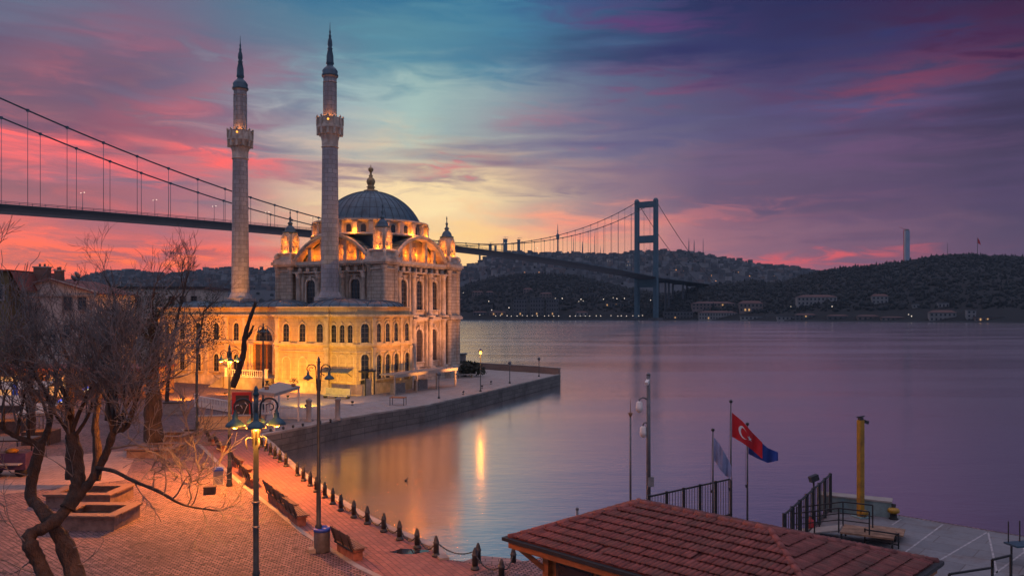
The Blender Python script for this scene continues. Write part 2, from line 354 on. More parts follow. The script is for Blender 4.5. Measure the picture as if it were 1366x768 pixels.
def sheet(name, poly, z, mat, kind='structure'):
    mb = MB(); mb.add([(x, y, z) for x, y in poly], [tuple(range(len(poly)))])
    if mb.f and (sum(poly[i][0]*poly[(i+1) % len(poly)][1]-poly[(i+1) % len(poly)][0]*poly[i][1] for i in range(len(poly))) < 0): mb.f = [mb.f[0][::-1]]
    o = mb.build(name, mat); o['kind'] = kind; return o
def xy(p): return (p[0], p[1])
def arch_poly(wd_, h, n=10, rise=None):         # upright arched outline, base centre at the origin
    r = wd_/2; rise = r if rise is None else rise
    return [(-r, 0), (r, 0)]+[(r*cos(pi*k/n), h-rise+rise*sin(pi*k/n)) for k in range(n+1)]
UP = Matrix.Rotation(pi/2, 4, 'X')              # xy polygon -> xz plane, extrude z -> -y
def face_T(x, y, z, ang):                       # local plane: x along the wall, y up, z out of the wall; ang = direction the wall faces
    return Matrix.Translation((x, y, z)) @ Matrix.Rotation(ang+pi/2, 4, 'Z') @ UP

# ------------------------------------------------------------------ water
m, t, b = new_mat('strait_water')
co = t.n('ShaderNodeTexCoord'); mp = t.n('ShaderNodeMapping'); t.put(mp.inputs[0], co.outputs['Object']); mp.inputs['Scale'].default_value = (.55, 1.5, 1)
b.inputs['Base Color'].default_value = (.072,.058,.062,1); b.inputs['Roughness'].default_value = .18; b.inputs['IOR'].default_value = 1.33
gl = t.n('ShaderNodeBsdfGlossy'); gl.inputs['Color'].default_value = (.93,.92,.93,1); gl.inputs['Roughness'].default_value = .2
h = t.m('ADD', t.m('MULTIPLY', t.noise(mp.outputs[0], 1.5, 4, .6, .5), .35), t.noise(mp.outputs[0], .16, 4, .55))
bp = t.n('ShaderNodeBump'); bp.inputs['Strength'].default_value = .16; bp.inputs['Distance'].default_value = .25; t.put(bp.inputs['Height'], h)
t.put(b.inputs['Normal'], bp.outputs[0]); t.put(gl.inputs['Normal'], bp.outputs[0])
mq2 = t.n('ShaderNodeMapping'); t.put(mq2.inputs[0], co.outputs['Object']); mq2.inputs['Scale'].default_value = (.010,.045,1); mq2.inputs['Rotation'].default_value = (0,0,.25)
t.put(gl.inputs['Roughness'], t.m('MULTIPLY_ADD', t.smooth(t.noise(mq2.outputs[0], 1.0, 5, .6, .6), .35, .65), .07, .14))
mx = t.n('ShaderNodeMixShader'); mx.inputs[0].default_value = .74
t.t.links.new(b.outputs[0], mx.inputs[1]); t.t.links.new(gl.outputs[0], mx.inputs[2])
t.t.links.new(mx.outputs[0], t.t.nodes['Material Output'].inputs[0])
M['water'] = m
sheet('water', [(-9000,-3000),(9000,-3000),(9000,14000),(-9000,14000)], 0.0, M['water'])

# ------------------------------------------------------------------ quay and paving
QUAY = [(-2.3,29.0),(-2.85,30.6),(-5.0,33.2),(-6.9,36.0),(-8.8,39.3),(-11.6,44.5),(-14.0,49.4),(-16.2,54.2),(-18.3,58.2)]   # promenade edge, bollards stand .5 m inside
PLAZA_EDGE = [(-16.2,62.4),(-14.4,66.9),(-12.2,70.9),(-8.4,76.6),(-2.9,90.0),(7.06,115.6)]
LAND = [(-220,-6),(60,-6),(60,3),(20.9,31.9),(17.3,35.4),(15.2,36.6),(14.35,36.4),(9.75,28.4),(9.55,28.6),(9.7,35.3),(9.3,35.2),(5.0,31.9),(.55,28.9),(-.6,28.4)]+QUAY+PLAZA_EDGE+[(-9,131),(-34,141),(-70,150),(-220,170)]
ROT_P = atan2(58.2-29, -18.3+2.3)
wallm = masonry('quay_wall_stone', (.17,.16,.15), (.12,.115,.11), 1.6, .5, .03, (.06,.06,.055), (.05,.05,.045), stainamt=.8)[0]
cobm = masonry('cobble_setts', (.40,.245,.24), (.22,.14,.145), .21, .14, .026, (.03,.02,.022), (.085,.052,.055), bump=1.0, upright=False, rot=.2, stainamt=.6, vary=.9, specks=.85)[0]
mb = MB(); n = len(LAND)
mb.add([(x, y, -2) for x, y in LAND]+[(x, y, 1.5) for x, y in LAND], [tuple(range(n, 2*n))], 0)
mb.add([(x, y, -2) for x, y in LAND]+[(x, y, 1.499) for x, y in LAND], [(i, (i+1) % n, n+(i+1) % n, n+i) for i in range(n)], 1)
mb.build('plaza_ground', [cobm, wallm], kind='structure')
redm = masonry('red_paving_brick', (.31,.125,.105), (.22,.088,.08), .46, .23, .016, (.075,.048,.046), (.19,.10,.095), bump=.5, upright=False, rot=ROT_P, stainamt=.6, vary=.7)[0]
KERB = [(-3.6,26.0),(-5.4,28.1),(-8.6,32.6),(-11.2,36.9),(-13.9,41.2),(-17.6,47.6),(-22.2,55.8),(-25.5,61.5)]
sheet('promenade_path', [(-1.9,26.6),(-.7,28.2)]+[(x-.05, y-.1) for x, y in QUAY]+[(-18.6,59.6),(-25.5,61.5)]+KERB[::-1][1:], 1.504, redm)
kb = MB()
for p, q in zip(KERB, KERB[1:]): kb.bar((*p,1.50), (*q,1.50), .22, .05)
kb.build('promenade_kerb', M['concrete'], kind='structure')
cp = MB()
QC = [(-.7,28.2)]+QUAY+PLAZA_EDGE+[(-9,131)]
for p, q in zip(QUAY, QUAY[1:]):
    d = Vector((q[0]-p[0], q[1]-p[1], 0)).normalized(); nrm = Vector((-d.y, d.x, 0))*.16
    cp.bar(Vector((*p,1.52))+nrm, Vector((*q,1.52))+nrm, .36, .12)
cp.build('quay_kerb', M['concrete'], kind='structure')
slabm = masonry('forecourt_slabs', (.36,.32,.30), (.30,.27,.255), 1.2, .8, .018, (.13,.115,.11), (.20,.165,.15), bump=.25, upright=False, rot=radians(62), stainamt=.5)[0]
FORE = [(-20.6,66.5),(-18.9,60.2)]+[(x-.15, y+.1) for x, y in PLAZA_EDGE]+[(-9,130.7),(-34,140.7),(-32,112),(-27.5,92)]
sheet('mosque_forecourt', FORE, 1.512, slabm)
cp = MB()
for p, q in zip([(-18.3,58.2)]+PLAZA_EDGE, PLAZA_EDGE):
    d = Vector((q[0]-p[0], q[1]-p[1], 0)).normalized(); nrm = Vector((-d.y, d.x, 0))*.2
    cp.bar(Vector((*p,1.52))+nrm, Vector((*q,1.52))+nrm, .5, .16)
cp.build('forecourt_kerb', M['concrete'], kind='structure')
# a band of paler paving that crosses the plaza between the planters
sheet('plaza_band', [xy(G(-20,662)),xy(G(165,640)),xy(G(185,600)),xy(G(20,612)),xy(G(-20,640))], 1.506, masonry('pink_slabs', (.32,.215,.185), (.26,.18,.16), .6, .6, .015, (.1,.07,.06), (.2,.13,.11), bump=.2, upright=False, rot=.1)[0])
sheet('pier_deck', [(10.2,28.6),(14.5,36.2),(15.2,36.4),(17.2,35.2),(20.8,31.7),(40,10),(14,10)], 1.506, masonry('pier_slabs', (.19,.195,.21), (.15,.155,.17), 3.2, 1.15, .02, (.11,.10,.10), (.12,.085,.075), bump=.3, upright=False, rot=radians(-41), stainamt=.8)[0])
lm = pm('worn_white_line', (.30,.29,.30), .8, .4, 4)
for a, q in ((G(1205,738), G(1258,699)), (G(1330,764), G(1318,709)), (G(1366,735), G(1366,723)), (G(1250,749), G(1318,709)), (G(1320,770), G(1372,732)), (G(1190,700), G(1202,692))):
    a = Vector(a); q = Vector(q); d = (q-a).normalized(); s_ = Vector((-d.y, d.x, 0))*.035
    if (a.x, q.x) == (0, 0): continue
    sheet('deck_line', [xy(a+s_), xy(a-s_), xy(q-s_), xy(q+s_)], 1.511, lm)
sheet('puddle', [xy(G(548,735)+Vector((cos(k/9*2*pi)*.75*(1+.25*sin(3*k)), sin(k/9*2*pi)*.32*(1+.3*cos(2*k)), 0))) for k in range(9)], 1.5075, pm('standing_water', (.02,.02,.025), .04, .1))
# broken step of the quay below the kiosk
mb = MB(); mb.prism([(-2.2,29.2),(-1.2,30.3),(.2,29.9),(.7,29.2),(-.6,28.45)], .2, 1.25)
mb.build('broken_quay_step', masonry('broken_step_stone', (.25,.19,.19), (.18,.14,.15), .5, .3, .02, (.06,.05,.05), (.1,.08,.08), upright=False, bump=.6)[0], kind='structure')

# ------------------------------------------------------------------ far shore
def interp(tab, x):
    if x <= tab[0][0]: return tab[0][1]
    for (a, u), (b_, v) in zip(tab, tab[1:]):
        if x <= b_: return u+(v-u)*(x-a)/(b_-a)
    return tab[-1][1]
def hsh(x, y): return (sin(x*12.9898+y*78.233)*43758.5453) % 1.0
def vn(x, y):
    i, j = math.floor(x), math.floor(y); fx, fy = x-i, y-j; fx = fx*fx*(3-2*fx); fy = fy*fy*(3-2*fy)
    return (hsh(i,j)*(1-fx)+hsh(i+1,j)*fx)*(1-fy)+(hsh(i,j+1)*(1-fx)+hsh(i+1,j+1)*fx)*fy
class Hill:
    def __init__(s, name, ridge, dr, df, mat, p0, p1, step, rows, power=1.0, rough=4.0):
        s.ridge, s.dr, s.df, s.pw, s.rg = ridge, dr, df, power, rough
        mb = MB(); cols_ = int((p1-p0)/step)+1; R = rows+4
        vs = []
        for i in range(cols_):
            px = p0+i*step
            for k in range(R):
                vs.append(s.at(px, k/(rows-1)))
        mb.add(vs, [(i*R+k, (i+1)*R+k, (i+1)*R+k+1, i*R+k+1) for i in range(cols_-1) for k in range(R-1)], 0, True)
        mb.build(name, mat, kind='structure')
    def at(s, px, t):
        D0, D1 = interp(s.df, px), s.dr; d = D0+(D1-D0)*t
        zr = CH+(HY-interp(s.ridge, px))*D1/F
        x = (px-CX)/F*d
        if t <= 1: z = 1.5+(zr-1.5)*(math.sin(min(1, t)*pi/2)**s.pw)
        else: z = zr-(t-1)*zr*1.2
        z += (vn(x/90, d/90)-.5)*s.rg*4*min(1, t*3)*(.3 if t > .95 else 1)
        return Vector((x, d, max(z, .8 if t < .02 else 1)))
    def hit(s, px, py):
        lo = 0.0
        for k in range(1, 101):
            p = s.at(px, k/100)
            if HY-(p.z-CH)*F/p.y <= py: return s.at(px, k/100)
        return s.at(px, 1)
RF = [(-250,372),(-60,380),(60,384),(120,373),(150,368),(180,366),(220,371),(260,368),(300,366),(345,364),(390,367),(430,370),(500,366),(560,364),(612,363),(625,362),(640,356),(660,347),(700,344),(760,345),(800,347),(835,346),(855,343),(880,342),(905,342),(930,345),(960,349),(1000,356),(1040,361),(1080,366),(1120,373),(1170,384),(1250,395)]
RM = [(560,408),(590,399),(612,388),(630,381),(650,376),(690,371),(720,369),(765,370),(790,377),(820,384),(850,391),(880,396),(920,399),(960,402),(1000,408)]
RR = [(840,412),(880,403),(905,393),(930,386),(950,383),(980,381),(1000,378),(1025,381),(1045,380),(1060,375),(1080,369),(1110,363),(1140,360),(1180,355),(1220,349),(1250,344),(1290,343),(1320,345),(1366,346),(1430,349),(1520,360),(1620,380)]
SHORE = [(-250,1400),(560,1150),(760,1113),(930,1090),(1100,960),(1366,815),(1620,760)]
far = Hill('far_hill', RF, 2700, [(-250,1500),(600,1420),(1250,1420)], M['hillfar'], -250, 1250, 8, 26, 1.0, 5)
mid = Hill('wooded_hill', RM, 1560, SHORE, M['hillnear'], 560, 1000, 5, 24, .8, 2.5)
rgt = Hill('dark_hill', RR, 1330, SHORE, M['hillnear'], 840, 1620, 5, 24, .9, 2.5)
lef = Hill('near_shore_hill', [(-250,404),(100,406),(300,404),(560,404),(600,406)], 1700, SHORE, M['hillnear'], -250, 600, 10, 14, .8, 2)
mb = MB()
SH = [Vector(((px-CX)/F*interp(SHORE, px), interp(SHORE, px), 0)) for px in range(-250, 1640, 30)]
for p, q in zip(SH, SH[1:]): mb.bar(p+Vector((0,-1,.3)), q+Vector((0,-1,.3)), 3, 2.6)
mb.build('far_shore_embankment', M['housedark'], kind='structure')
ICO = bmesh.new(); bmesh.ops.create_icosphere(ICO, subdivisions=1, radius=1); ICO_V = [v.co.copy() for v in ICO.verts]; ICO_F = [tuple(v.index for v in f.verts) for f in ICO.faces]; ICO.free()
def blob(mb, p, r, hz, mi=0):
    a = random.random()*6.28; R = Matrix.Translation(p) @ Matrix.Rotation(a, 4, 'Z')
    mb.add([(v.x*r*(.75+.5*hsh(v.x*9+p[0], v.y*7)), v.y*r*(.75+.5*hsh(v.y*5, p[1]+v.z)), v.z*hz*(.8+.4*hsh(v.x, v.z+p[1]))) for v in ICO_V], ICO_F, mi, True, R)
def spire(mb, p, r, h): mb.lathe([(r*.9, 0), (r, h*.2), (r*.55, h*.65), (.05, h)], p, 6, 0, False)
mb = MB()
for hill, cnt, a, b_ in ((mid, 10000, 570, 960), (rgt, 17000, 860, 1600)):
    for i in range(cnt):
        px = random.uniform(a, b_); tt = 1-random.random()**1.3*.93 if i % 3 else random.uniform(.985, 1.01)
        p = hill.at(px, tt); r = random.choice((.9,1.2,1.6,2.2,3.2))*random.uniform(.8,1.2)
        if random.random() < .16: spire(mb, p-Vector((0,0,1)), r*.7, 1.5+r*random.uniform(1.6, 2.8))
        else: blob(mb, p+Vector((0,0,r*.1)), r*1.2, r*random.uniform(.9, 1.7))
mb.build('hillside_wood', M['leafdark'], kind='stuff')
mb = MB()
for i in range(1500):
    px = random.uniform(-240, 1200); p = far.at(px, random.uniform(.96, 1.0) if i % 2 else random.uniform(.1, .9)); r = random.uniform(2, 5)
    blob(mb, p+Vector((0,0,r*.4)), r, r*.8)
for i in range(420):
    px = random.uniform(-240, 600); p = lef.at(px, random.uniform(.2, 1)); r = random.uniform(3, 7); blob(mb, p+Vector((0,0,r*.4)), r, r)
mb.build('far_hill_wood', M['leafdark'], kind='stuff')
mb = MB()
for i in range(4200):
    px = random.uniform(-100, 1120); tt = random.uniform(.25, .97); p = far.at(px, tt)
    s_ = random.uniform(7, 15); hh = random.uniform(6, 15)
    mb.box(p+Vector((0,0,hh/2-3)), (s_, s_*.8, hh), random.uniform(-.5,.5), random.choice((0,0,0,0,1,2)))
mb.build('hillside_town', [M['housedark'], M['housewall'], M['housepink']], kind='stuff')

def far_house(px, yb, wpx, hpx, hill, wall, label, rows=2, cols_=6, roof='hip', lit=(), name='shore_house', group=None):
    p = hill.hit(px, yb); d = p.y; u = d/F; wd_, ht = wpx*u, hpx*u; dp = max(8, wd_*.4)
    p = Vector((p.x, p.y, max(1.0, CH-(yb-HY)*u)))
    o = thing(name, label, 'house', p, -atan2(p.x, p.y)*.6, group)
    rh = ht*.22 if roof == 'hip' else 0
    mb = MB(); mb.box((0, dp/2, (ht-rh)/2-2), (wd_, dp, ht-rh+4)); mb.build('wall', wall, o)
    mb = MB(); e = .6
    if roof == 'hip':
        z0 = ht-rh; x = wd_/2+e; k = min(dp/2, wd_/2)*.9
        mb.add([(-x,-e,z0),(x,-e,z0),(x,dp+e,z0),(-x,dp+e,z0),(-x+k,dp/2,ht),(x-k,dp/2,ht)], [(0,1,5,4),(1,2,5),(2,3,4,5),(3,0,4),(3,2,1,0)])
        mb.build('roof', M['houseroof'], o)
    else:
        mb.box((0, dp/2, ht+.4), (wd_+1, dp+1, .8)); mb.build('roof', M['housedark'], o)
    for r in range(rows):
        for c in range(cols_):
            ww, wh = wd_/cols_*.42, (ht-rh)/rows*.5
            mb = MB(); mb.box(((c+.5)/cols_*wd_-wd_/2, -.12, (r+.5)/rows*(ht-rh)), (ww, .3, wh))
            mb.build('window', M['winlit'] if (r, c) in lit else M['glass'], o)
    return o
far_house(1090,407,50,14,rgt,M['housewall'],'long white many-windowed house with red roof on the dark wooded slope',2,10)
far_house(1174,405,20,13,rgt,M['housewall'],'small pale villa with red roof and corner turret high on the dark slope',2,4)
far_house(1258,429,32,15,rgt,M['housewall'],'pale turquoise waterfront mansion with broad red roof below the dark hill',2,6)
far_house(1296,429,11,15,rgt,M['housewall'],'narrow tall pale waterfront house at the foot of the dark hill',3,2,'flat')
far_house(1320,429,34,6,rgt,M['housepink'],'long low waterfront shed with lit strip right of the narrow tall house',1,8,'flat',((0,1),(0,3)))
far_house(1259,411,13,7,rgt,M['housewall'],'small flat white house above the turquoise waterfront mansion',1,3,'flat')
far_house(1222,411,8,5,rgt,M['housewall'],'tiny white hut alone among trees on the dark slope',1,2,'flat')
far_house(1195,428,36,6,rgt,M['housepink'],'low rose waterfront house with sloping red roof',1,6)
far_house(1158,428,26,8,rgt,M['housepink'],'low brownish boat house under trees at the dark shore',1,4)
far_house(1118,428,26,8,rgt,M['housedark'],'dim brown waterfront house with ochre eaves',1,4)
far_house(1075,427,26,9,rgt,M['housedark'],'dim grey waterfront house below the long white house',2,5,'hip',((1,2),))
far_house(1056,427,36,5,rgt,M['housewall'],'low waterfront ferry hall with white lit roof edge',1,7,'flat')
far_house(1007,427,36,5,rgt,M['housewall'],'second low waterfront hall with white lit edge beside the long barracks',1,7,'flat')
far_house(1002,416,30,15,rgt,M['housepink'],'broad cream house with hipped roof and a lit ground floor',2,6,'hip',((0,1),(0,2)))
far_house(958,427,50,12,rgt,M['housewall'],'long green-white waterfront barracks with rows of windows',2,14,'hip',((0,3),(0,10)))
far_house(952,413,56,11,rgt,M['housepink'],'long rose building with hipped roof behind the waterfront barracks',2,12,'hip',((1,8),))
far_house(905,427,38,10,mid,M['housedark'],'dim waterfront block beside the bridge tower foot',2,9,'flat',((0,3),))
for i, (px, wpx, hpx) in enumerate(((694,18,21),(716,18,22),(737,16,22))):
    far_house(px,421,wpx,hpx,mid,M['housedark'],['grey five-storey block with balconies, leftmost of three matching waterfront blocks','grey five-storey block with balconies, middle one of three matching blocks','grey five-storey block with balconies, rightmost of three matching waterfront blocks'][i],4,5,'flat',((0,2),),'apartment_block')
far_house(637,395,15,7,mid,M['housepink'],'pale hillside house with two rows of windows amid dark trees',2,4)
far_house(653,396,10,8,mid,M['housedark'],'squat brown hillside house beside the pale one',2,3)
far_house(704,392,12,8,mid,M['housepink'],'rose gabled house halfway up the wooded hill',2,3)
far_house(728,398,16,8,mid,M['housepink'],'rose stepped house above the grey waterfront blocks',2,4)
far_house(786,397,22,6,mid,M['housedark'],'long dim house on the wooded hill right of the blocks',1,6,'flat')
far_house(664,421,22,6,mid,M['housepink'],'low cream waterfront house with lit lower windows',1,6,'hip',((0,1),(0,4)))
far_house(640,421,18,6,mid,M['housedark'],'low blue-grey waterfront house near the mosque turret edge',1,4,'hip')
far_house(776,422,16,7,mid,M['housewall'],'pale domed waterfront pavilion with small gable',1,3)
far_house(820,410,24,6,mid,M['housedark'],'dim long house behind the quay lamps near the bridge',1,6,'flat',((0,0),(0,3)))
far_house(612,404,10,6,mid,M['housedark'],'dim house on the wooded slope beside the mosque turret',1,3)
# far lamps
base = None
def far_lamp(p, r, mat, label, group, pole=0):
    mb = MB(); mb.lathe([(.01,-r),(r*.7,-r*.7),(r,0),(r*.7,r*.7),(.01,r)], (0,0,0), 6)
    o = thing('far_lamp', label, 'lamp', p, 0, group)
    mb.build('bulb', mat, o)
    mb = MB(); mb.tube([(0,0,-r),(0,0,-r-max(pole,1.5))], r*.16, 4); mb.build('post', M['iron'], o)
    return o
qa = far_lamp(W(640,420,interp(SHORE,640)+1), .42, M['glowwhite'], 'small white lamp in the long row on the far quay', 'lamps along the far quay', 5)
for px in range(648, 860, 7):
    q = W(px+random.uniform(-1.5,1.5), 421+random.uniform(-.5,.5), interp(SHORE,px)+1)
    if random.random() < .8: dup(qa, q)
tw = far_lamp(far.hit(1000,372)+Vector((0,0,4)), .75, M['gloworange'], 'small orange street lamp among the houses of the far hill', 'lamps on the far hill', 4)
for px, py in ((949,370),(955,377),(985,366),(1015,369),(1033,370),(968,373),(936,376),(880,360),(850,352),(660,365),(719,365),(672,365),(700,365),(621,374),(902,362),(888,364),(838,352),(912,364),(1006,366)):
    dup(tw, far.hit(px, py)+Vector((0,0,3)), sc=random.uniform(.5,1.0))
bl = far_lamp(W(948,384,1290), 1.9, M['gloworange'], 'bright orange lamp where the bridge deck meets the hill', 'lamps at the bridge end', 5)
dup(bl, W(944,385,1290), sc=.6); dup(bl, W(953,384,1290), sc=.5); dup(bl, W(926,385,1290), sc=.45)
ml = far_lamp(mid.hit(775,404)+Vector((0,0,5)), .6, M['glowwhite'], 'small white lamp among the trees behind the far quay', 'lamps among the far trees', 4)
for px, py in ((652,406),(679,415),(656,418),(772,406),(778,406),(805,403),(818,401),(823,402),(833,402),(868,404),(886,404),(893,405),(741,402),(750,402),(618,394),(623,394)):
    dup(ml, mid.hit(px, py)+Vector((0,0,4)), sc=random.uniform(.6,1.0))
rl = far_lamp(rgt.hit(1110,413)+Vector((0,0,4)), .5, M['glowwhite'], 'small white lamp on the dark shore by the houses', 'lamps on the dark shore', 4)
for px, py in ((1074,409),(1212,425),(1216,426),(993,412),(997,413),(965,406),(1055,412)):
    dup(rl, rgt.hit(px, py)+Vector((0,0,3)), sc=random.uniform(.7,1.0))
# masts and towers on the ridge
def mast(px, ytop, d, label, wide=1.6, name='radio_mast', ybot=None, group=None):
    zb = (far.at(px, 1.0).z if d > 2000 else CH+(HY-ybot)*d/F)-2; x = (px-CX)/F*d
    H_ = CH+(HY-ytop)*d/F-zb
    o = thing(name, label, 'mast', (x, d, zb), 0, group)
    mb = MB(); mb.tube([(0,0,0),(0,0,H_*.7),(0,0,H_)], [wide*1.4, wide, wide*.35], 5); mb.build('shaft', M['bridge'], o)
    mb = MB()
    for k in range(4): mb.box((0,0,H_*(.35+.15*k)), (wide*2.6, wide*1.2, H_*.012))
    mb.build('platform', M['bridgedark'], o)
    return o
tvt = mast(744,299,2690,'tall television tower with a bulb rising behind the bridge deck',1.9,'television_tower')
mb = MB(); zt = 80; mb.lathe([(1.5,zt-16),(5,zt-8),(6,zt),(4.5,zt+5),(1.5,zt+9)], (0,0,0), 10); mb.build('pod', M['bridge'], tvt)
MG = 'radio masts on the far ridge'
for px, yt, l in ((765,314,'slender radio mast beside the television tower'),(777,322,'short lattice radio mast with a platform, second from the television tower'),(793,308,'tall thin radio mast halfway between the television tower and the bridge tower'),(801,328,'stubby radio mast next to the tall thin one'),(805,330,'thin low radio mast near the stubby one'),(788,328,'low radio mast left of the tall thin one'),(736,334,'very low radio mast left of the television tower'),(919,318,'tall lattice radio mast, first of three beyond the bridge tower'),(926,320,'lattice radio mast, middle one of three beyond the bridge tower'),(938,317,'tall tapering radio mast, last of three beyond the bridge tower'),(932,334,'small radio mast between the three lattice ones'),(862,330,'small radio mast seen through the bridge tower')):
    mast(px, yt, 2690, l, 1.5 if 'lattice' in l else .9, group=MG)
for px, yt, wd_, l in ((654,327,5,'thin grey high-rise seen through the bridge cables, leftmost of its pair'),(661,329,4,'slim grey high-rise just right of the thin leftmost one'),(674,320,7,'dark high-rise with cranes on top behind the bridge cables'),(692,321,5,'dark slender high-rise with a crane right of the broader one'),(640,338,3,'slim high-rise beside the mosque turret')):
    d = 2690; p = far.at(px, .98); H_ = CH+(HY-yt)*d/F-p.z; o = thing('high_rise', l, 'tower block', p, 0, 'high-rises on the far ridge')
    mb = MB(); mb.box((0,0,H_/2), (wd_*2.0, 12, H_)); mb.build('wall', M['bridge'], o)
    mb = MB(); mb.box((0,0,H_+1), (wd_*2.3, 13, 2)); mb.bar((0,0,H_), (0,0,H_+9), .8, .8); mb.bar((-5,0,H_+8), (11,0,H_+8), .8, .8); mb.build('crane', M['bridgedark'], o)
p = rgt.at(1210, 1.0); d = 1420; H_ = CH+(HY-308)*d/F
sk = thing('skyscraper', 'lone slim blue-grey skyscraper behind the dark hill with a crane at its side', 'skyscraper', ((1209.5-CX)/F*d, d, 10))
mb = MB(); mb.box((0,0,H_/2-5), (7.4, 8, H_-10)); mb.build('wall', pm('pale_tower_glass', (.26,.33,.42), .35, .15, .05), sk)
mb = MB(); mb.box((0,0,H_-8.5), (5, 6, 3)); mb.build('roof', M['housewall'], sk)
mb = MB(); mb.bar((-5.4,0,0), (-5.4,0,H_-8), .7, .7); mb.bar((-13,0,H_-3), (-1,0,H_-8), .5, .5); mb.build('crane', M['redboard'], sk)
p = rgt.at(1304, 1.0)
fp = thing('hilltop_flagpole', 'tall flagpole standing on the crest of the dark hill', 'flagpole', p)
mb = MB(); hh = CH+(HY-317)*p.y/F-p.z; mb.tube([(0,0,-2),(0,0,hh)], [.55,.3], 5); mb.build('pole', M['iron'], fp)
fl = MB(); fl.add([(.4,0,hh),(.4,0,hh-9),(6,.5,hh-12),(3.5,.2,hh-5)], [(0,1,2,3)]); fl.add([(.4,.25,hh),(.4,.25,hh-9),(6,.75,hh-12),(3.5,.45,hh-5)], [(3,2,1,0)])
q = fl.build('hilltop_flag', M['redflag']); q.location = p; tag(q, 'dark red flag flying from the hilltop flagpole', 'flag')
p = rgt.at(1264, 1.0); hm = thing('radio_mast', 'thin short mast on the crest of the dark hill left of the flagpole', 'mast', p, 0, MG)
mb = MB(); mb.tube([(0,0,-2),(0,0,26)], [.5,.2], 5); mb.build('shaft', M['iron'], hm)
mb = MB(); mb.box((0,0,14), (1.6,1,.4)); mb.build('platform', M['iron'], hm)

# ------------------------------------------------------------------ haze over the strait
m_ = bpy.data.materials.new('evening_haze'); m_.use_nodes = True; hn = m_.node_tree; hn.nodes.clear()
pv = hn.nodes.new('ShaderNodeVolumePrincipled'); ou = hn.nodes.new('ShaderNodeOutputMaterial'); hn.links.new(pv.outputs[0], ou.inputs['Volume'])
pv.inputs['Color'].default_value = (.5,.76,1,1); pv.inputs['Density'].default_value = .00005; pv.inputs['Anisotropy'].default_value = .1
mb = MB(); mb.box((0, 1490, 165), (6400, 3400, 338)); mb.build('haze', m_, kind='stuff')

# ------------------------------------------------------------------ suspension bridge
BA, BL, BZ, BH, BCM, BCT = .578724, 976.13, 58.823, 11.263, 72.766, 164.56
BT = Vector((186, 1100, 0)); Bt = Vector((-sin(BA), -cos(BA), 0)); Bn = Vector((-Bt.y, Bt.x, 0))
def dz_(s_): return BZ+BH*4*s_*(1-s_) if s_ > 0 else BZ+s_*BL*.016
def bp_(s_, off, z): return BT+Bt*(s_*BL)+Bn*off+Vector((0,0,z))
br = thing('suspension_bridge', 'blue-grey suspension bridge crossing the strait behind the mosque', 'bridge')
mb = MB(); prof = [(-16.7,0),(-14,.5),(14,.5),(16.7,0),(13,-1.6),(8,-2.6),(-8,-2.6),(-13,-1.6)]
SS = [-.30+.02*k for k in range(int(1.3/.02)+8)]
vs = [bp_(s_, o, dz_(s_)+z) for s_ in SS for o, z in prof]; npf = len(prof)
mb.add(vs, [(i*npf+k, i*npf+(k+1) % npf, (i+1)*npf+(k+1) % npf, (i+1)*npf+k) for i in range(len(SS)-1) for k in range(npf)])
mb.build('deck', M['bridgedark'], br)
for off in (16.4, -16.4):
    mb = MB()
    for a, c in zip(SS, SS[1:]): mb.bar(bp_(a, off, dz_(a)+1.5), bp_(c, off, dz_(c)+1.5), .15, .25); mb.bar(bp_(a, off, dz_(a)+.8), bp_(c, off, dz_(c)+.8), .1, .25)
    for k in range(200):
        s_ = -.25+k*.0065
        if s_ < 1: mb.bar(bp_(s_, off, dz_(s_)), bp_(s_, off, dz_(s_)+1.5), .15, .15)
    mb.build('parapet', M['bridge'], br)
for off in (14, -14):
    mb = MB(); pts = [bp_(0, off, z) for z in (0, 60, 163)]
    x, y = Bt*3.6, Bn*2.6
    for a, c, k0, k1 in ((0, 165, 1.0, .92),):
        vs = [bp_(0, off, z)+x*sx*k+y*sy*k for z, k in ((a, k0), (c, k1)) for sx, sy in ((-1,-1),(1,-1),(1,1),(-1,1))]
        mb.add(vs, [(0,1,5,4),(1,2,6,5),(2,3,7,6),(3,0,4,7),(4,5,6,7)])
    mb.build('tower_leg', M['bridge'], br)
    mb = MB(); vs = [bp_(0, off, z)+x*sx*k+y*sy*k for z, k in ((165, 1.05), (168, .5)) for sx, sy in ((-1,-1),(1,-1),(1,1),(-1,1))]
    mb.add(vs, [(0,1,5,4),(1,2,6,5),(2,3,7,6),(3,0,4,7),(4,5,6,7)]); mb.build('cable_saddle', M['bridge'], br)
    mb = MB(); mb.box(bp_(0, off, 1.5), (14,14,4), BA); mb.build('tower_footing', M['housedark'], br)
    cz = lambda s_: BCM+(BCT-BCM)*(2*s_-1)**2
    mb = MB(); mb.tube([bp_(k/60, off, cz(k/60)) for k in range(61)], .42, 6); mb.build('main_cable', M['bridgedark'], br)
    mb = MB(); mb.tube([bp_(-k/10*.27, off, BCT+(dz_(-.27)-1-BCT)*(k/10)-9*sin(k/10*pi)) for k in range(11)], .42, 6); mb.build('back_stay', M['bridgedark'], br)
    for k in range(1, 49):
        s_ = k/49
        mb = MB(); mb.tube([bp_(s_, off, dz_(s_)), bp_(s_, off, cz(s_)+.5)], .16 if s_ > .5 else .2, 4); mb.box(bp_(s_, off, cz(s_)), (1.1,1.1,1.4)); mb.build('hanger', M['bridge'], br)
for z, hh in ((160, 8), (112, 10), (52, 13)):
    mb = MB(); mb.bar(bp_(0, -14, z), bp_(0, 14, z), 5, hh); mb.build('cross_beam', M['bridge'], br)
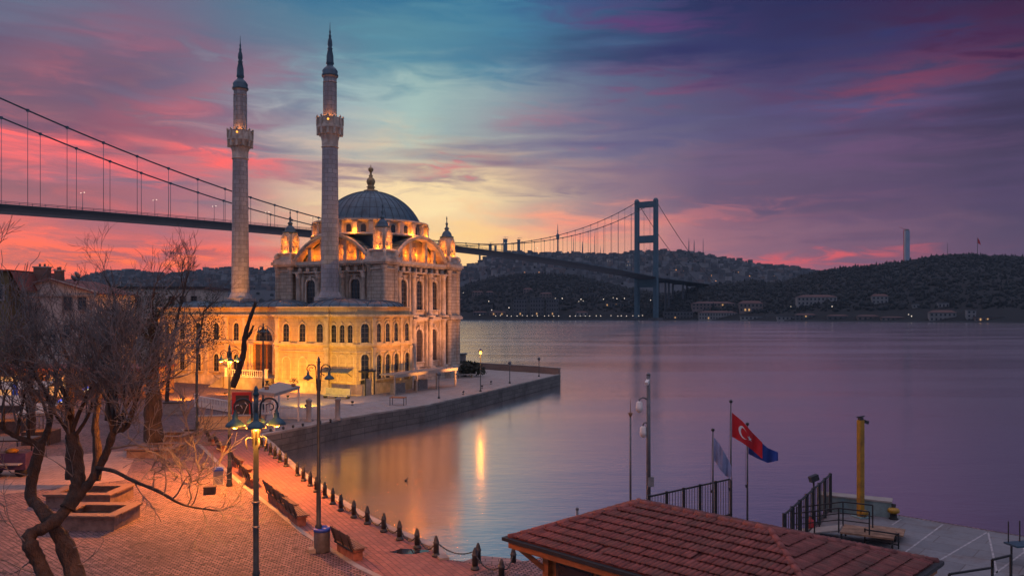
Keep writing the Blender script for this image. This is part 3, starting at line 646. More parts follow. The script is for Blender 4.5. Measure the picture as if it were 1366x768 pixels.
for s_ in (-.05, -.063, -.12, -.18):
    mb = MB()
    for off in (-8, 8): mb.bar(bp_(s_, off, 0), bp_(s_, off, dz_(s_)-2), 2.5, 2.5)
    mb.bar(bp_(s_, -8.5, dz_(s_)-3.2), bp_(s_, 8.5, dz_(s_)-3.2), 2.5, 2); mb.build('approach_pier', M['bridgedark'], br)
BLG = 'street lamps on the bridge deck'
l0 = thing('bridge_lamp', 'slim twin-headed street lamp standing on the bridge deck', 'street lamp', (0,0,0), 0, BLG)
mb = MB(); mb.tube([(0,0,0),(0,0,11)], [.16,.1], 5); mb.build('pole', M['bridge'], l0)
for k in (-1, 1):
    mb = MB(); mb.bar((0,0,10.9), (1.6*k,0,11.4), .12, .12); mb.build('arm', M['bridge'], l0)
    mb = MB(); mb.box((1.7*k,0,11.35), (.7,.35,.16)); mb.build('lamp_head', M['glowwhite'], l0)
for k, s_ in enumerate((.845, .80, .755, .712, .668, .625, .58, .50, .46, .36, .30, .24, .18, .12, .06)):
    p = bp_(s_, 0, dz_(s_)+.45)
    if k == 0: l0.location = p; l0.rotation_euler = (0,0,-BA)
    else: dup(l0, p, -BA)
for px, py in ((905,334),):
    d = 700; o = thing('bird', 'small dark bird gliding near the bridge tower', 'bird', W(px,py,d))
    mb = MB(); mb.add([(-1.5,0,.5),(-.5,.25,.15),(0,.5,0),(.5,.25,.15),(1.5,0,.5),(.4,-.25,.1),(0,-.5,-.05),(-.4,-.25,.1)], [(0,1,2,3,4,5,6,7)]); mb.lathe([(.01,-.6),(.16,0),(.01,.6)], (0,0,0), 6); mb.build('body', M['iron'], o)
o = thing('water_bird', 'lone dark bird floating on the orange reflection', 'bird', G(541.5,641,0)); o.scale = (.65,.65,.65)
mb = MB(); mb.lathe([(.01,-.06),(.13,0),(.15,.07),(.08,.14),(.01,.16)], (0,0,0), 10); mb.tube([(.1,0,.12),(.16,0,.26)], [.045,.035], 6); mb.lathe([(.01,-.05),(.055,0),(.01,.06)], (.17,0,.29), 8); mb.bar((.2,0,.285),(.27,0,.28),.02,.02); mb.build('body', M['iron'], o)

# ------------------------------------------------------------------ mosque: local x runs out of the water front, local y away from the camera
MA = -radians(27.2); ML = Vector((-15.97, 98, 1.5))
mq = thing('mosque', 'ornate pale stone mosque with blue lead dome and lit arches on the quay', 'mosque', ML, MA)
MM = wm(mq)
def mp_(x, y, z): return MM @ Vector((x, y, z))            # z above the forecourt
def Z(z): return z-1.5
HS = 14.95; HC = (-HS/2, HS/2)
SIDES = [(0.0, (.25, HS/2)), (-pi/2, (-HS/2, -.25)), (pi, (-HS-.25, HS/2)), (pi/2, (-HS/2, HS+.25))]     # facing angle, middle of the wall face
def arch_window(parent, T, wd_, h, frame, pane=None, depth=.16, fr=.16, sill=True, bars=(2, 4), rise=None):
    f = MB(T); o = arch_poly(wd_+2*fr, h+fr, 10, None if rise is None else rise+fr); i_ = arch_poly(wd_, h, 10, rise); n = len(o)
    vs = [(x, y, 0) for x, y in o]+[(x, y, depth) for x, y in o]+[(x, y, depth) for x, y in i_]+[(x, y, 0.0) for x, y in i_]
    fs = []
    for k in range(n):
        j = (k+1) % n
        for lv in (0, 1, 2): fs.append((lv*n+k, lv*n+j, (lv+1)*n+j, (lv+1)*n+k))
    f.add(vs, fs)
    if sill: f.box((0, -.09, depth*.7), (wd_+2.6*fr, .16, depth*1.8))
    if rise is None: f.box((0, h+fr*.6, depth*.75), (fr*1.3, fr*2.2, depth*1.6))
    w_ = f.build('window', frame, parent)
    p = MB(T); q = arch_poly(wd_+.01, h+.005, 10, rise); p.add([(x, y, .015) for x, y in q], [tuple(range(len(q)))])
    p.build('pane', pane or M['glass'], w_)
    b_ = MB(T)
    for k in range(1, bars[0]): b_.box((wd_*(k/bars[0]-.5), (h-.15)/2, .03), (.045, h-.2, .03))
    for k in range(1, bars[1]): b_.box((0, h*k/bars[1], .031), (wd_*.97, .05, .03))
    if b_.v: b_.build('glazing_bar', M['muntin'], w_)
    return w_
# prayer hall
mb = MB(); x0, x1 = -HS-.6, .6
mb.box((HC[0], HC[1], Z(17)/2), (HS+.5, HS+.5, Z(17))); mb.build('hall_wall', M['stone'], mq)
def band(z, out, h, name, mat=M['trim'], step=True):
    mb = MB(); s_ = HS+1.2+2*out
    mb.box((HC[0], HC[1], Z(z)), (s_, s_, h))
    if step: mb.box((HC[0], HC[1], Z(z)-h*.5-.09), (s_-out, s_-out, .18))
    mb.build(name, mat, mq)
band(9.75, .32, .35, 'string_course'); band(16.85, .42, .42, 'cornice'); band(15.7, .14, .16, 'architrave', step=False); band(2.4, .28, 1.8, 'plinth', M['stone'], False)
for ang, (cx, cy) in SIDES:
    seen = ang in (0.0, -pi/2)
    T = face_T(cx, cy, 0, ang)
    mb = MB(T)                                             # dentils and carved frieze under the cornice
    for k in range(30): mb.box((-5.5+k*11/29, Z(16.5), .5), (.17, .22, .2))
    for k in range(9): mb.box((-5.2+k*1.3, Z(16.05), .38), (.55, .42, .16)); mb.box((-5.2+k*1.3, Z(16.05), .46), (.22, .5, .14))
    mb.build('frieze_ornament', M['trim'], mq)
    for k, x in enumerate((-5.25, -1.95, 1.95, 5.25)):     # giant engaged columns on two storeys
        mb = MB(T)
        for zb, zt in ((3.2, 9.55), (9.95, 15.6)):
            mb.add([(x+q[0]*1.0, zz_, q[1]) for zz_ in (Z(zb), Z(zt)) for q in ((-.62,0),(-.62,.42),(.62,.42),(.62,0))], [(0,1,5,4),(1,2,6,5),(2,3,7,6)])
            R = Matrix.Translation((x, Z(zb), .62)) @ Matrix.Rotation(-pi/2, 4, 'X')
            c_ = MB(T @ R); L = zt-zb
            c_.lathe([(.42,0),(.42,.18),(.34,.3),(.32,L*.5),(.29,L-.75),(.36,L-.7),(.3,L-.6),(.44,L-.12),(.47,L)], (0,0,0), 14)
            mb.v += c_.v; kk = len(mb.v)-len(c_.v); mb.f += [tuple(i+kk for i in f) for f in c_.f]; mb.mi += c_.mi; mb.sm += c_.sm
            mb.box((x, Z(zt)+.06, .5), (1.3, .16, 1.15)); mb.box((x, Z(zb)+.1, .5), (1.3, .28, 1.1))
        mb.build('engaged_column', M['trim'], mq)
    for x in (-3.6, 0, 3.6):
        Tw = T @ Matrix.Translation((x, Z(10.9), 0)); arch_window(mq, Tw, 1.45, 3.9, M['trim'], depth=.22, fr=.26, bars=(3, 7))
        Tw = T @ Matrix.Translation((x, Z(4.1), 0)); arch_window(mq, Tw, 1.45, 4.3, M['trim'], M['dark'], depth=.22, fr=.26, bars=(5, 10))
        mb = MB(T)
        mb.box((x, Z(15.25), .1), (2.1, .12, .22)); mb.box((x, Z(3.6), .1), (2.0, .5, .2)); mb.box((x, Z(10.35), .1), (1.9, .55, .18)); mb.build('window_apron', M['trim'], mq)
    # big lunette
    R_, rise = 5.75, 3.05; rr = (R_*R_+rise*rise)/(2*rise); th = math.asin(R_/rr)
    def seg(off, n=24): return [((rr+off)*sin(-th+2*th*k/n), Z(17.06)+rise-rr+(rr+off)*cos(-th+2*th*k/n)) for k in range(n+1)]
    mb = MB(T); o, i_ = seg(.30), seg(0); n = len(o)
    for zf, zb in ((.62, -.6),):
        vs = [(x, max(y, Z(17.06)), z) for z in (zf, zb) for x, y in o]+[(x, max(y, Z(17.06)), z) for z in (zf, zb) for x, y in i_]
        fs = []
        for k in range(n-1): fs += [(k, k+1, 2*n+k+1, 2*n+k), (n+k, 3*n+k, 3*n+k+1, n+k+1), (k, n+k, n+k+1, k+1), (2*n+k, 2*n+k+1, 3*n+k+1, 3*n+k)]
        mb.add(vs, fs)
    o2, i2 = seg(.42), seg(.22)
    vs = [(x, max(y, Z(17.06)), z) for z in (.78, .4) for x, y in o2]+[(x, max(y, Z(17.06)), z) for z in (.78, .4) for x, y in i2]
    mb.add(vs, fs); mb.build('arch_molding', M['trim'], mq)
    mb = MB(T); q = seg(.1); mb.add([(x, max(y, Z(17.0)), -1.15) for x, y in q], [tuple(range(n-1, -1, -1))]); mb.build('lunette_wall', M['trim'], mq)
    mb = MB(T)
    for x, hh in ((-1.85, 2.75), (1.85, 2.75), (-3.9, 1.7), (3.9, 1.7)):
        mb.box((x, Z(17.06)+hh/2, -.2), (.5, hh, .5))
    for x in (-.9, 0, .9): mb.box((x, Z(17.06)+1.35, -1.08), (.1, 2.6, .2))
    mb.box((0, Z(17.06)+1.1, -1.08), (3.2, .1, .2)); mb.box((0, Z(17.06)+2.1, -1.08), (3.2, .1, .2))
    mb.build('lunette_mullion', M['trim'], mq)
    mb = MB(T); q = seg(.36); depth_ = -HS/2
    vs = [(x, max(y, Z(17.06)), .66) for x, y in q]+[(x*.9, max(y, Z(17.06)), depth_+2) for x, y in q]
    mb.add(vs, [(k, n+k, n+k+1, k+1) for k in range(n-1)], 0, True)
    for k in range(2, n-2, 2):
        a = Vector((q[k][0], max(q[k][1], Z(17.06))+.03, .6)); c_ = Vector((q[k][0]*.9, max(q[k][1], Z(17.06))+.03, depth_+2)); mb.bar(a, c_, .09, .1)
    mb.build('vault_roof', M['lead'], mq)
    if seen:
        for x, e in ((-4.2, 70), (-2.8, 130), (-1.0, 170), (1.0, 170), (2.8, 130), (4.2, 70)):
            light('lunette_light', MM @ (T @ Vector((x, Z(17.25)+(.9 if abs(x) < 2 else .5), -.72))), e*.6, (1,.22,.008), .15)
        mb = MB(T)
        for x in (-4.6, -2.9, -.6, .8, 2.9, 4.6): mb.box((x, Z(17.13), -.72), (.3, .14, .2))
        mb.build('floodlight', M['iron'], mq)
# lead covered base between the vaults, drum, dome, finial
def sup(a, r, nn): return r/((abs(cos(a))**nn+abs(sin(a))**nn)**(1/nn))
mb = MB(); lv = [(17.05, 5.7, 7), (18.9, 6.15, 5), (19.9, 6.4, 4), (20.5, 7.6, 2)]
vs = [(HC[0]+sup(a, r, e)*cos(a), HC[1]+sup(a, r, e)*sin(a), Z(z)) for z, r, e in lv for a in [2*pi*k/64 for k in range(64)]]
mb.add(vs, [(i*64+k, i*64+(k+1) % 64, (i+1)*64+(k+1) % 64, (i+1)*64+k) for i in range(3) for k in range(64)], 0, True); mb.build('dome_base', M['lead'], mq)
mb = MB(); mb.lathe([(7.95,Z(20.35)),(8.05,Z(20.5)),(7.95,Z(20.65)),(7.3,Z(20.7)),(7.25,Z(22.0)),(7.4,Z(22.02)),(7.65,Z(22.2)),(7.8,Z(22.25)),(7.8,Z(22.45)),(6.7,Z(22.5))], (*HC,0), 64, 0, False); mb.build('drum', M['trim'], mq)
for k in range(24):
    mb = MB(); a = 2*pi*(k+.5)/24; mb.box((HC[0]+7.45*cos(a), HC[1]+7.45*sin(a), Z(21.35)), (.75, .55, 1.32), a); mb.box((HC[0]+7.5*cos(a), HC[1]+7.5*sin(a), Z(21.95)), (.85, .7, .16), a)
    mb.build('drum_buttress', M['trim'], mq)
for k in range(24):
    a = 2*pi*k/24
    if cos(a+MA+pi*.36) > -.15:
        T = Matrix.Translation((HC[0]+7.27*cos(a), HC[1]+7.27*sin(a), Z(20.75))) @ Matrix.Rotation(a+pi/2, 4, 'Z') @ UP
        f = MB(T); q = arch_poly(.62, 1.05); f.prism(q, 0, .04); f.build('drum_window', M['glass'], mq)
for a_ in (-150, -122, -95, -68, -40, -12, 16):
    a = radians(a_)
    light('drum_light', mp_(HC[0]+8.15*cos(a), HC[1]+8.15*sin(a), Z(20.75)), 170 if a_ > -75 else 45, ORANGE, .1)
DR, Dh = 6.75, 4.45; sr = (DR*DR+Dh*Dh)/(2*Dh); dth = math.asin(min(1, DR/sr))
prof = [(sr*sin(dth*(1-k/18)), Z(22.5)+Dh-sr+sr*cos(dth*(1-k/18))) for k in range(19)]
mb = MB(); mb.lathe([(DR+.25,Z(22.46)),(DR+.25,Z(22.58))]+prof[:-1]+[(.02, prof[-1][1])], (*HC,0), 96)
dome = mb.build('dome', M['lead'], mq)
mb = MB()
for k in range(40):
    a = 2*pi*k/40; mb.tube([(HC[0]+r*cos(a), HC[1]+r*sin(a), z+.02) for r, z in prof[:-2]], .035, 4)
for r, z in (prof[4], prof[8], prof[12]): mb.tube([(HC[0]+r*cos(2*pi*k/72), HC[1]+r*sin(2*pi*k/72), z) for k in range(73)], .025, 4)
mb.build('lead_seam', M['leadrib'], dome)
mb = MB(); zt = Z(22.5)+Dh; mb.lathe([(1.0,zt-.15),(.95,zt+.15),(.55,zt+.25),(.45,zt+.45),(.62,zt+.6),(.4,zt+.75),(.5,zt+1.0),(.62,zt+1.35),(.5,zt+1.7),(.22,zt+1.95),(.3,zt+2.15),(.16,zt+2.3),(.14,zt+2.6),(.32,zt+2.8),(.38,zt+3.0),(.3,zt+3.2),(.08,zt+3.3),(.02,zt+3.7)], (*HC,0), 16); mb.build('finial', M['gold'], mq)
# corner piers with lantern turrets
for ix, (cx, cy) in enumerate(((0,0), (-HS,0), (0,HS), (-HS,HS))):
    mb = MB(); mb.box((cx, cy, Z(17.2)/2), (2.3, 2.3, Z(17.2)))
    for sx in (-1, 1):
        for sy in (-1, 1):
            for zb, zt in ((3.2, 9.5), (10.0, 16.4)):
                mb.lathe([(.42,Z(zb)),(.36,Z(zb)+.3),(.33,Z(zt)-.6),(.45,Z(zt)-.1),(.48,Z(zt))], (cx+sx*1.1, cy+sy*1.1, 0), 10)
    pier = mb.build('corner_pier', M['stone'], mq)
    mb = MB()
    for z, s_, h in ((9.75, 3.3, .34), (10.0, 3.05, .2), (16.6, 3.1, .25), (16.9, 3.45, .4), (17.25, 3.1, .3), (2.4, 3.3, 1.8), (15.9, 2.7, .14)): mb = MB(); mb.box((cx, cy, Z(z)), (s_, s_, h)); mb.build('pier_molding', M['trim'], pier)
    mb = MB(); mb.box((cx, cy, Z(17.75)), (2.2, 2.2, .8)); mb.box((cx, cy, Z(18.15)), (2.6, 2.6, .14))
    for k in range(4):
        a = pi/4+k*pi/2; mb.lathe([(.02,-.16),(.5,-.16),(.62,0),(.5,.16),(.02,.16)], (0,0,0), 10)
        for j in range(len(mb.v)-50, len(mb.v)): 
            v = mb.v[j]; mb.v[j] = Matrix.Translation((cx+1.45*cos(a), cy+1.45*sin(a), Z(17.75))) @ Matrix.Rotation(a, 4, 'Z') @ Matrix.Rotation(pi/2, 4, 'X') @ v
    ped = mb.build('turret_pedestal', M['trim'], mq)
    mb = MB(); mb.box((cx, cy, Z(19.6)), (1.25, 1.25, 2.8)); tur = mb.build('lantern_turret', M['trim'], mq)
    for k in range(4):
        a = k*pi/2
        T = face_T(cx+.62*cos(a), cy+.62*sin(a), Z(18.2), a)
        mb = MB(T); mb.prism(arch_poly(1.42, 2.85, 12), 0, .22)
        mb.box((0, 1.05, .26), (1.5, .14, .16)); mb.box((0, .12, .26), (1.55, .22, .2))
        def ring(cxx, cyy, r, w_):
            mb.tube([(cxx+r*cos(2*pi*j/16), cyy+r*sin(2*pi*j/16), .25) for j in range(17)], w_, 6)
        ring(0, 1.95, .4, .09); ring(0, 1.95, .58, .06); ring(0, .62, .27, .08); mb.lathe([(.02,.2),(.17,.22),(.14,.36),(.02,.4)], (0,.62,0), 12)
        for sx in (-1, 1): mb.tube([(sx*.64, 0, .25), (sx*.7, .9, .28), (sx*.55, 1.1, .28), (sx*.69, 1.6, .28), (sx*.66, 2.2, .28)], .07, 6)
        mb.build('turret_panel', M['trim'], tur)
        if not (ix == 3 and k in (0, 3)) and (cos(a+MA-radians(-80)) > -.3):
            p = T @ Vector((0, .30, .62)); light('turret_light', MM @ p, 60, ORANGE, .06)
            p = T @ Vector((0, 1.5, .75)); light('turret_light', MM @ p, 45, ORANGE, .06)
            g = MB(); g.lathe([(.02,-.07),(.07,0),(.02,.07)], tuple(T @ Vector((0, .24, .42))), 8); g.build('turret_bulb', M['glowsoft'], tur)
    mb = MB(); mb.lathe([(.95,Z(20.95)),(1.0,Z(21.1)),(.7,Z(21.25)),(.66,Z(21.5)),(.52,Z(21.75)),(.3,Z(21.95)),(.22,Z(22.1)),(.36,Z(22.2)),(.3,Z(22.35)),(.12,Z(22.5)),(.14,Z(22.8)),(.2,Z(22.95)),(.08,Z(23.1)),(.05,Z(23.5)),(.1,Z(23.6)),(.02,Z(24.0))], (cx, cy, 0), 12); mb.build('turret_cap', M['lead'], tur)
# minarets
def minaret(px, d, ytip, ybal, label):
    p = W(px, HY, d); L = MM.inverted() @ Vector((p.x, p.y, 1.5)); x, y = L.x, L.y
    u = d/F; zb, ztip = Z(CH+(HY-ybal)*u), Z(CH+(HY-ytip)*u); base = Z(11.2)
    Lt = ztip-zb
    mb = MB(); mb.box((x, y, base*.5+.6), (2.7, 2.7, base+1.2)); mb.lathe([(1.5,base+1.1),(1.3,base+1.5),(1.12,base+1.9),(1.10,base+2.2),(.93,zb-1.9),(.95,zb-1.5)], (x, y, 0), 20, 0, False)
    mn = mb.build('minaret', M['minaret'], mq)
    mb = MB(); mb.lathe([(.96,zb-2.7),(1.06,zb-2.6),(.98,zb-2.5),(1.0,zb-1.8),(1.15,zb-1.2),(1.22,zb-1.15),(1.3,zb-.85),(1.55,zb-.4),(1.62,zb-.35),(1.62,zb-.05),(1.55,zb),(1.5,zb+.75),(1.56,zb+.8),(1.56,zb+.9),(1.42,zb+.9),(1.42,zb+.1),(.9,zb+.08)], (x, y, 0), 20, 0, False)
    for k in range(12):
        a = 2*pi*k/12; mb.box((x+1.35*cos(a), y+1.35*sin(a), zb-.75), (.5,.26,.75), a); mb.box((x+1.6*cos(a), y+1.6*sin(a), zb+.42), (.12,.2,.8), a)
        mb.lathe([(.12,0),(.15,.1),(.04,.28)], (x+1.58*cos(a), y+1.58*sin(a), zb+.92), 6)
    mb.build('balcony', M['trim'], mn)
    zs = zb+Lt*.475
    mb = MB(); mb.lathe([(.84,zb),(.8,zb+.4),(.77,zs-.8),(.86,zs-.7),(.8,zs-.6),(.8,zs-.2),(.98,zs)], (x, y, 0), 16, 0, False)
    for k in range(8):
        a = 2*pi*k/8+.2; mb.box((x+.79*cos(a), y+.79*sin(a), (zb+zs)/2-.2), (.1,.12,zs-zb-1.2), a)
    mb.build('upper_shaft', M['minaret'], mn)
    h = ztip-zs
    mb = MB(); mb.lathe([(1.0,zs),(1.02,zs+.2),(.9,zs+h*.05),(.95,zs+h*.1),(.72,zs+h*.15),(.42,zs+h*.19),(.36,zs+h*.22),(.5,zs+h*.235),(.44,zs+h*.28),(.42,zs+h*.38),(.26,zs+h*.5),(.34,zs+h*.515),(.2,zs+h*.54),(.3,zs+h*.58),(.26,zs+h*.66),(.13,zs+h*.72),(.18,zs+h*.74),(.08,zs+h*.78),(.12,zs+h*.82),(.05,zs+h*.86),(.02,zs+h)], (x, y, 0), 14); mb.build('spire', M['lead'], mn)
    for a_, e in ((-60, 80), (-120, 80), (-90, 45)):
        a = radians(a_)-MA; light('minaret_light', mp_(x+1.22*cos(a), y+1.22*sin(a), zb+.45), e, (1,.30,.05), .06)
    q = (x+1.63*cos(radians(-85)-MA), y+1.63*sin(radians(-85)-MA), zb+.5)
    mb = MB(); mb.lathe([(.02,-.13),(.1,-.08),(.13,0),(.1,.08),(.02,.13)], q, 10); mb.build('balcony_lamp', M['glowsoft'], mn)
minaret(440.2, 96.7, 30, 168.5, '')
minaret(320.5, 101.4, 48, 185, '')

# royal wing in front of the hall
WZ = Z(11.05)
FP = [(5.3,-1.6),(5.3,-9.0),(4.6,-10.9),(.95,-10.9),(.95,-11.3),(-6.6,-11.3),(-6.6,-8.1),(-31,-8.1),(-31,-1.6)]
wm_, wt_ = M['plaster'], M['wingtrim']
def off_poly(P, o):
    out = []; n = len(P)
    for i in range(n):
        a, b_, c = Vector(P[i-1]), Vector(P[i]), Vector(P[(i+1) % n])
        d1, d2 = (b_-a).normalized(), (c-b_).normalized()
        n1, n2 = Vector((-d1.y, d1.x)), Vector((-d2.y, d2.x))    # polygon runs clockwise: outside is on the left
        k = n1+n2; out.append(tuple(b_+k*(o/max(.35, k.dot(n1)))))
    return out
mb = MB(); mb.prism(FP, 0, WZ-1.0); mb.build('wing_wall', wm_, mq)
sgn = 1 if off_poly(FP, 1)[0][0] > 5.4 else -1
def ring_band(z, h, o, name='wing_cornice'):
    mb = MB(); mb.prism(off_poly(FP, sgn*o), z-h/2, z+h/2); mb.build(name, wt_, mq)
for z, h, o in ((10.05,.14,.18),(10.2,.2,.34),(7.0,.2,.24),(6.82,.16,.12),(6.2,.1,.1),(2.1,1.2,.14)): ring_band(Z(z), h, o)
mb = MB(); mb.prism(off_poly(FP, -sgn*.1), WZ-1.0, WZ); mb.build('parapet', wm_, mq)
mb = MB(); mb.prism(off_poly(FP, sgn*.05), WZ, WZ+.14); mb.build('parapet_coping', wt_, mq)
for (x, y, r, h) in ((-.6,-6.4,4.3,.95),(2.7,-4.6,3.1,.75),(-11.5,-5.0,3.6,.9),(-19,-5.0,3.6,.9),(-26,-5.0,3.4,.85)):
    q = [(r*sin(pi/2*(1-k/8)), WZ+.14+h*sin(pi/2*k/8)) for k in range(9)]; q[-1] = (.02, WZ+.14+h)
    mb = MB(); mb.lathe([(r*1.04, WZ+.14)]+q, (x, y, 0), 36)
    wd0 = mb.build('wing_dome', M['lead'], mq)
    mb = MB()
    for k in range(24):
        a = 2*pi*k/24; mb.tube([(x+rr_*cos(a), y+rr_*sin(a), z_+.02) for rr_, z_ in q[:-1]], .045, 4)
    mb.build('lead_seam', M['leadrib'], wd0)
def wall_of(a, b_):
    a, b_ = Vector(a), Vector(b_); d = b_-a; ang = atan2(-d.x, d.y) if sgn < 0 else atan2(d.x, -d.y)
    nrm = Vector((d.y, -d.x)).normalized()
    # outward: away from the middle of the wing
    m_ = (a+b_)/2
    inside = Vector((-2, -4)) if m_.x > -6.6 else Vector((-15, -4))
    if nrm.dot(m_-inside) < 0: nrm = -nrm
    return a, b_, atan2(nrm.y, nrm.x)
def wing_windows(a, b_, spots, w_=.95, h=2.0, z=7.25, mat=None, frame=None, depth=.14, fr=.13, bars=(2,4), pilasters=()):
    a, b_, ang = wall_of(a, b_)
    for t_ in spots:
        p = a+(b_-a)*t_; arch_window(mq, face_T(p.x, p.y, Z(z), ang), w_, h, frame or wt_, mat, depth, fr, bars=bars)
    for t_ in pilasters:
        p = a+(b_-a)*t_; T = face_T(p.x, p.y, 0, ang); mb = MB(T)
        for z0, z1 in ((2.7, 6.7), (7.1, 9.95)): mb.box((0, Z((z0+z1)/2), .07), (.5, z1-z0, .14)); mb.box((0, Z(z1)-.18, .1), (.64, .3, .2)); mb.box((0, Z(z0)+.15, .1), (.62, .3, .18))
        mb.build('pilaster', wt_, mq)
FA, FB = (.95,-11.3), (-6.6,-11.3)
wing_windows(FA, FB, (.14,.47,.79), .95, 2.05, pilasters=(.02,.975))
wing_windows(FA, FB, (.14,.47,.79), 1.15, 2.6, 2.9, wm_, depth=.07, fr=.12, bars=(1,1))
wing_windows((4.6,-10.9), (.95,-10.9), (.22,.52,.84), .72, 1.95)
wing_windows((4.6,-10.9), (.95,-10.9), (.22,.52,.84), .8, 2.9, 3.0, wm_, depth=.07, fr=.1, bars=(1,1))
wing_windows((5.3,-9.0), (4.6,-10.9), (.5,), 1.05, 2.1, 7.25)
wing_windows((5.3,-9.0), (4.6,-10.9), (.5,), 1.0, 2.7, 3.3)
wing_windows((5.3,-1.6), (5.3,-9.0), (.13,.42,.64,.86), .82, 2.1, pilasters=(.02,.27,.98))
wing_windows((5.3,-1.6), (5.3,-9.0), (.13,.42,.64,.86), .95, 2.7, 3.2, depth=.2, fr=.14, bars=(2,4))
a, b_, ang = wall_of((5.3,-1.6), (5.3,-9.0))
mb = MB()
for t_ in (.42,.64,.86): mb.tube([face_T(*( (a+(b_-a)*t_).to_tuple() ), Z(9.55), ang) @ Vector((.55*cos(pi*k/10), .28*sin(pi*k/10), .08)) for k in range(11)], .07, 6)
mb.build('window_hood', wt_, mq)
wing_windows((-6.6,-8.1), (-31,-8.1), (.39,.53,.66,.78,.9), .95, 2.4, 6.9, pilasters=(.05,.335,.46,.6,.72,.84,.97))
wing_windows((-6.6,-8.1), (-31,-8.1), (.39,.53,.66,.78,.9), .95, 2.2, 3.2)
a, b_, ang = wall_of((-6.6,-8.1), (-31,-8.1)); p = a+(b_-a)*.20
arch_window(mq, face_T(p.x, p.y, Z(7.1), ang), 2.8, 1.55, wt_, depth=.2, fr=.22, bars=(5,2))
T = face_T(p.x, p.y, 0, ang); mb = MB(T); mb.box((0, Z(5.0), .05), (3.0, 3.6, .1)); dr = mb.build('entrance_door', M['orange'], mq)
mb = MB(T)
for k in range(-1, 2):
    mb.box((k*.95, Z(5.0), .13), (.78, 3.3, .06))
    for j in range(6): mb.tube([(k*.95+.25*cos(2*pi*q/10), Z(3.6)+j*.52+.22*sin(2*pi*q/10), .17) for q in range(11)], .035, 4)
mb.build('door_lattice', M['darkwood'], dr)
mb = MB(T)
for sx in (-1, 1):
    for k in (1.75, 2.15): 
        c_ = MB(T @ Matrix.Translation((sx*k, Z(3.1), .3)) @ Matrix.Rotation(-pi/2, 4, 'X')); c_.lathe([(.22,0),(.2,.2),(.17,3.3),(.26,3.75)], (0,0,0), 10); mb.v += c_.v; kk = len(mb.v)-len(c_.v); mb.f += [tuple(i+kk for i in f) for f in c_.f]; mb.mi += c_.mi; mb.sm += c_.sm
mb.build('door_column', wt_, mq)
mb = MB(T)                                                   # entrance stairs with landing
mb.box((0, .7, 1.6), (6.6, 1.4, 3.2))
for k in range(7): mb.box((-4.2-.34*k, .7-.1*k-.04, 1.5), (.36, 1.4-.2*k, 2.6))
mb.build('entrance_stair', M['concrete'], mq)
def balustrade(p, q, label, h=.95, name='balustrade', sp=.32, mat=None, posts=True, z=None):
    p, q = Vector(p), Vector(q); o = thing(name, label, 'balustrade', p); d = q-p; n = max(2, int(d.length/sp))
    mb = MB(); mb.bar(p+Vector((0,0,h)), q+Vector((0,0,h)), .16, .1); mb.bar(p+Vector((0,0,.1)), q+Vector((0,0,.1)), .16, .12); mb.build('rail', mat or M['white'], o, True)
    mb = MB()
    for k in range(n+1): mb.tube([p+d*k/n+Vector((0,0,zz_)) for zz_ in (.1, h*.35, h*.55, h)], [.05,.075,.045,.05], 6)
    mb.build('baluster_rib', mat or M['white'], o, True)
    if posts:
        for e in (p, q):
            mb = MB(); mb.box(e+Vector((0,0,(h+.15)/2)), (.3,.3,h+.15)); mb.box(e+Vector((0,0,h+.18)), (.4,.4,.1)); mb.build('post', mat or M['white'], o, True)
    return o
w1 = MM @ (T @ Vector((-3.2, 1.4, 3.0))); w2 = MM @ (T @ Vector((3.2, 1.4, 3.0)))
balustrade(w1, w2, 'white stone balustrade on the entrance landing of the orange-lit mosque front', .85)
# facade floodlights standing on the forecourt and in the flower beds along the wing
def flood(px, py, hgt, to, e, ang, label, col=ORANGE):
    p = G(px, py, 1.52); o = thing('floodlight', label, 'floodlight', p, 0, 'floodlights at the foot of the mosque')
    d = (Vector(to)-p); a = atan2(d.y, d.x)
    mb = MB(Matrix.Rotation(a, 4, 'Z')); mb.box((0,0,.03), (.2,.2,.06)); mb.tube([(0,0,.05),(0,0,hgt)], .02, 6); mb.build('stand', M['iron'], o)
    mb = MB(Matrix.Translation((0,0,hgt)) @ Matrix.Rotation(a, 4, 'Z') @ Matrix.Rotation(-.5, 4, 'Y')); mb.box((0,0,.03), (.1,.26,.18)); h_ = mb.build('lamp_head', M['iron'], o)
    l = light('flood_beam', p+Vector((d.x, d.y, 0))*0+Vector((0,0,hgt+.4)), e, col, .1, 'SPOT', to, ang, .9)
    return o
FG = 'floodlight aimed at the '
flood(408, 545, .28, mp_(-1.6,-11.3,Z(4.0)), 9000, 85, FG+'bright yellow blind arches of the wing', AMBER)
flood(384, 532, .28, mp_(-4.5,-11.3,Z(5)), 4800, 92, FG+'blind arches beside the white canopy', (1,.27,.012))
flood(334, 536, .28, mp_(-14,-8,Z(4.5)), 8500, 84, FG+'entrance lunette', (1,.27,.012))
flood(300, 528, .28, mp_(-20,-8,Z(4.5)), 8500, 84, FG+'entrance side windows', (1,.27,.012))
flood(245, 535, .28, mp_(-27,-8,Z(5)), 15000, 88, FG+'far corner of the wing behind the trees', (1,.28,.012))
flood(470, 540, .28, mp_(3,-11,Z(6)), 1800, 110, FG+'three narrow wing windows', (1,.42,.12))
flood(618, 526, .28, mp_(5.3,-5,Z(7)), 6500, 50, FG+'canopy side of the wing', (1,.33,.05))
flood(643, 518, .28, mp_(.6,5,Z(10)), 6500, 90, FG+'water front of the prayer hall', (1,.33,.09))
flood(655, 512, .28, mp_(.6,10,Z(12)), 8500, 70, FG+'water front beside the lit quay lamp', (1,.34,.11))

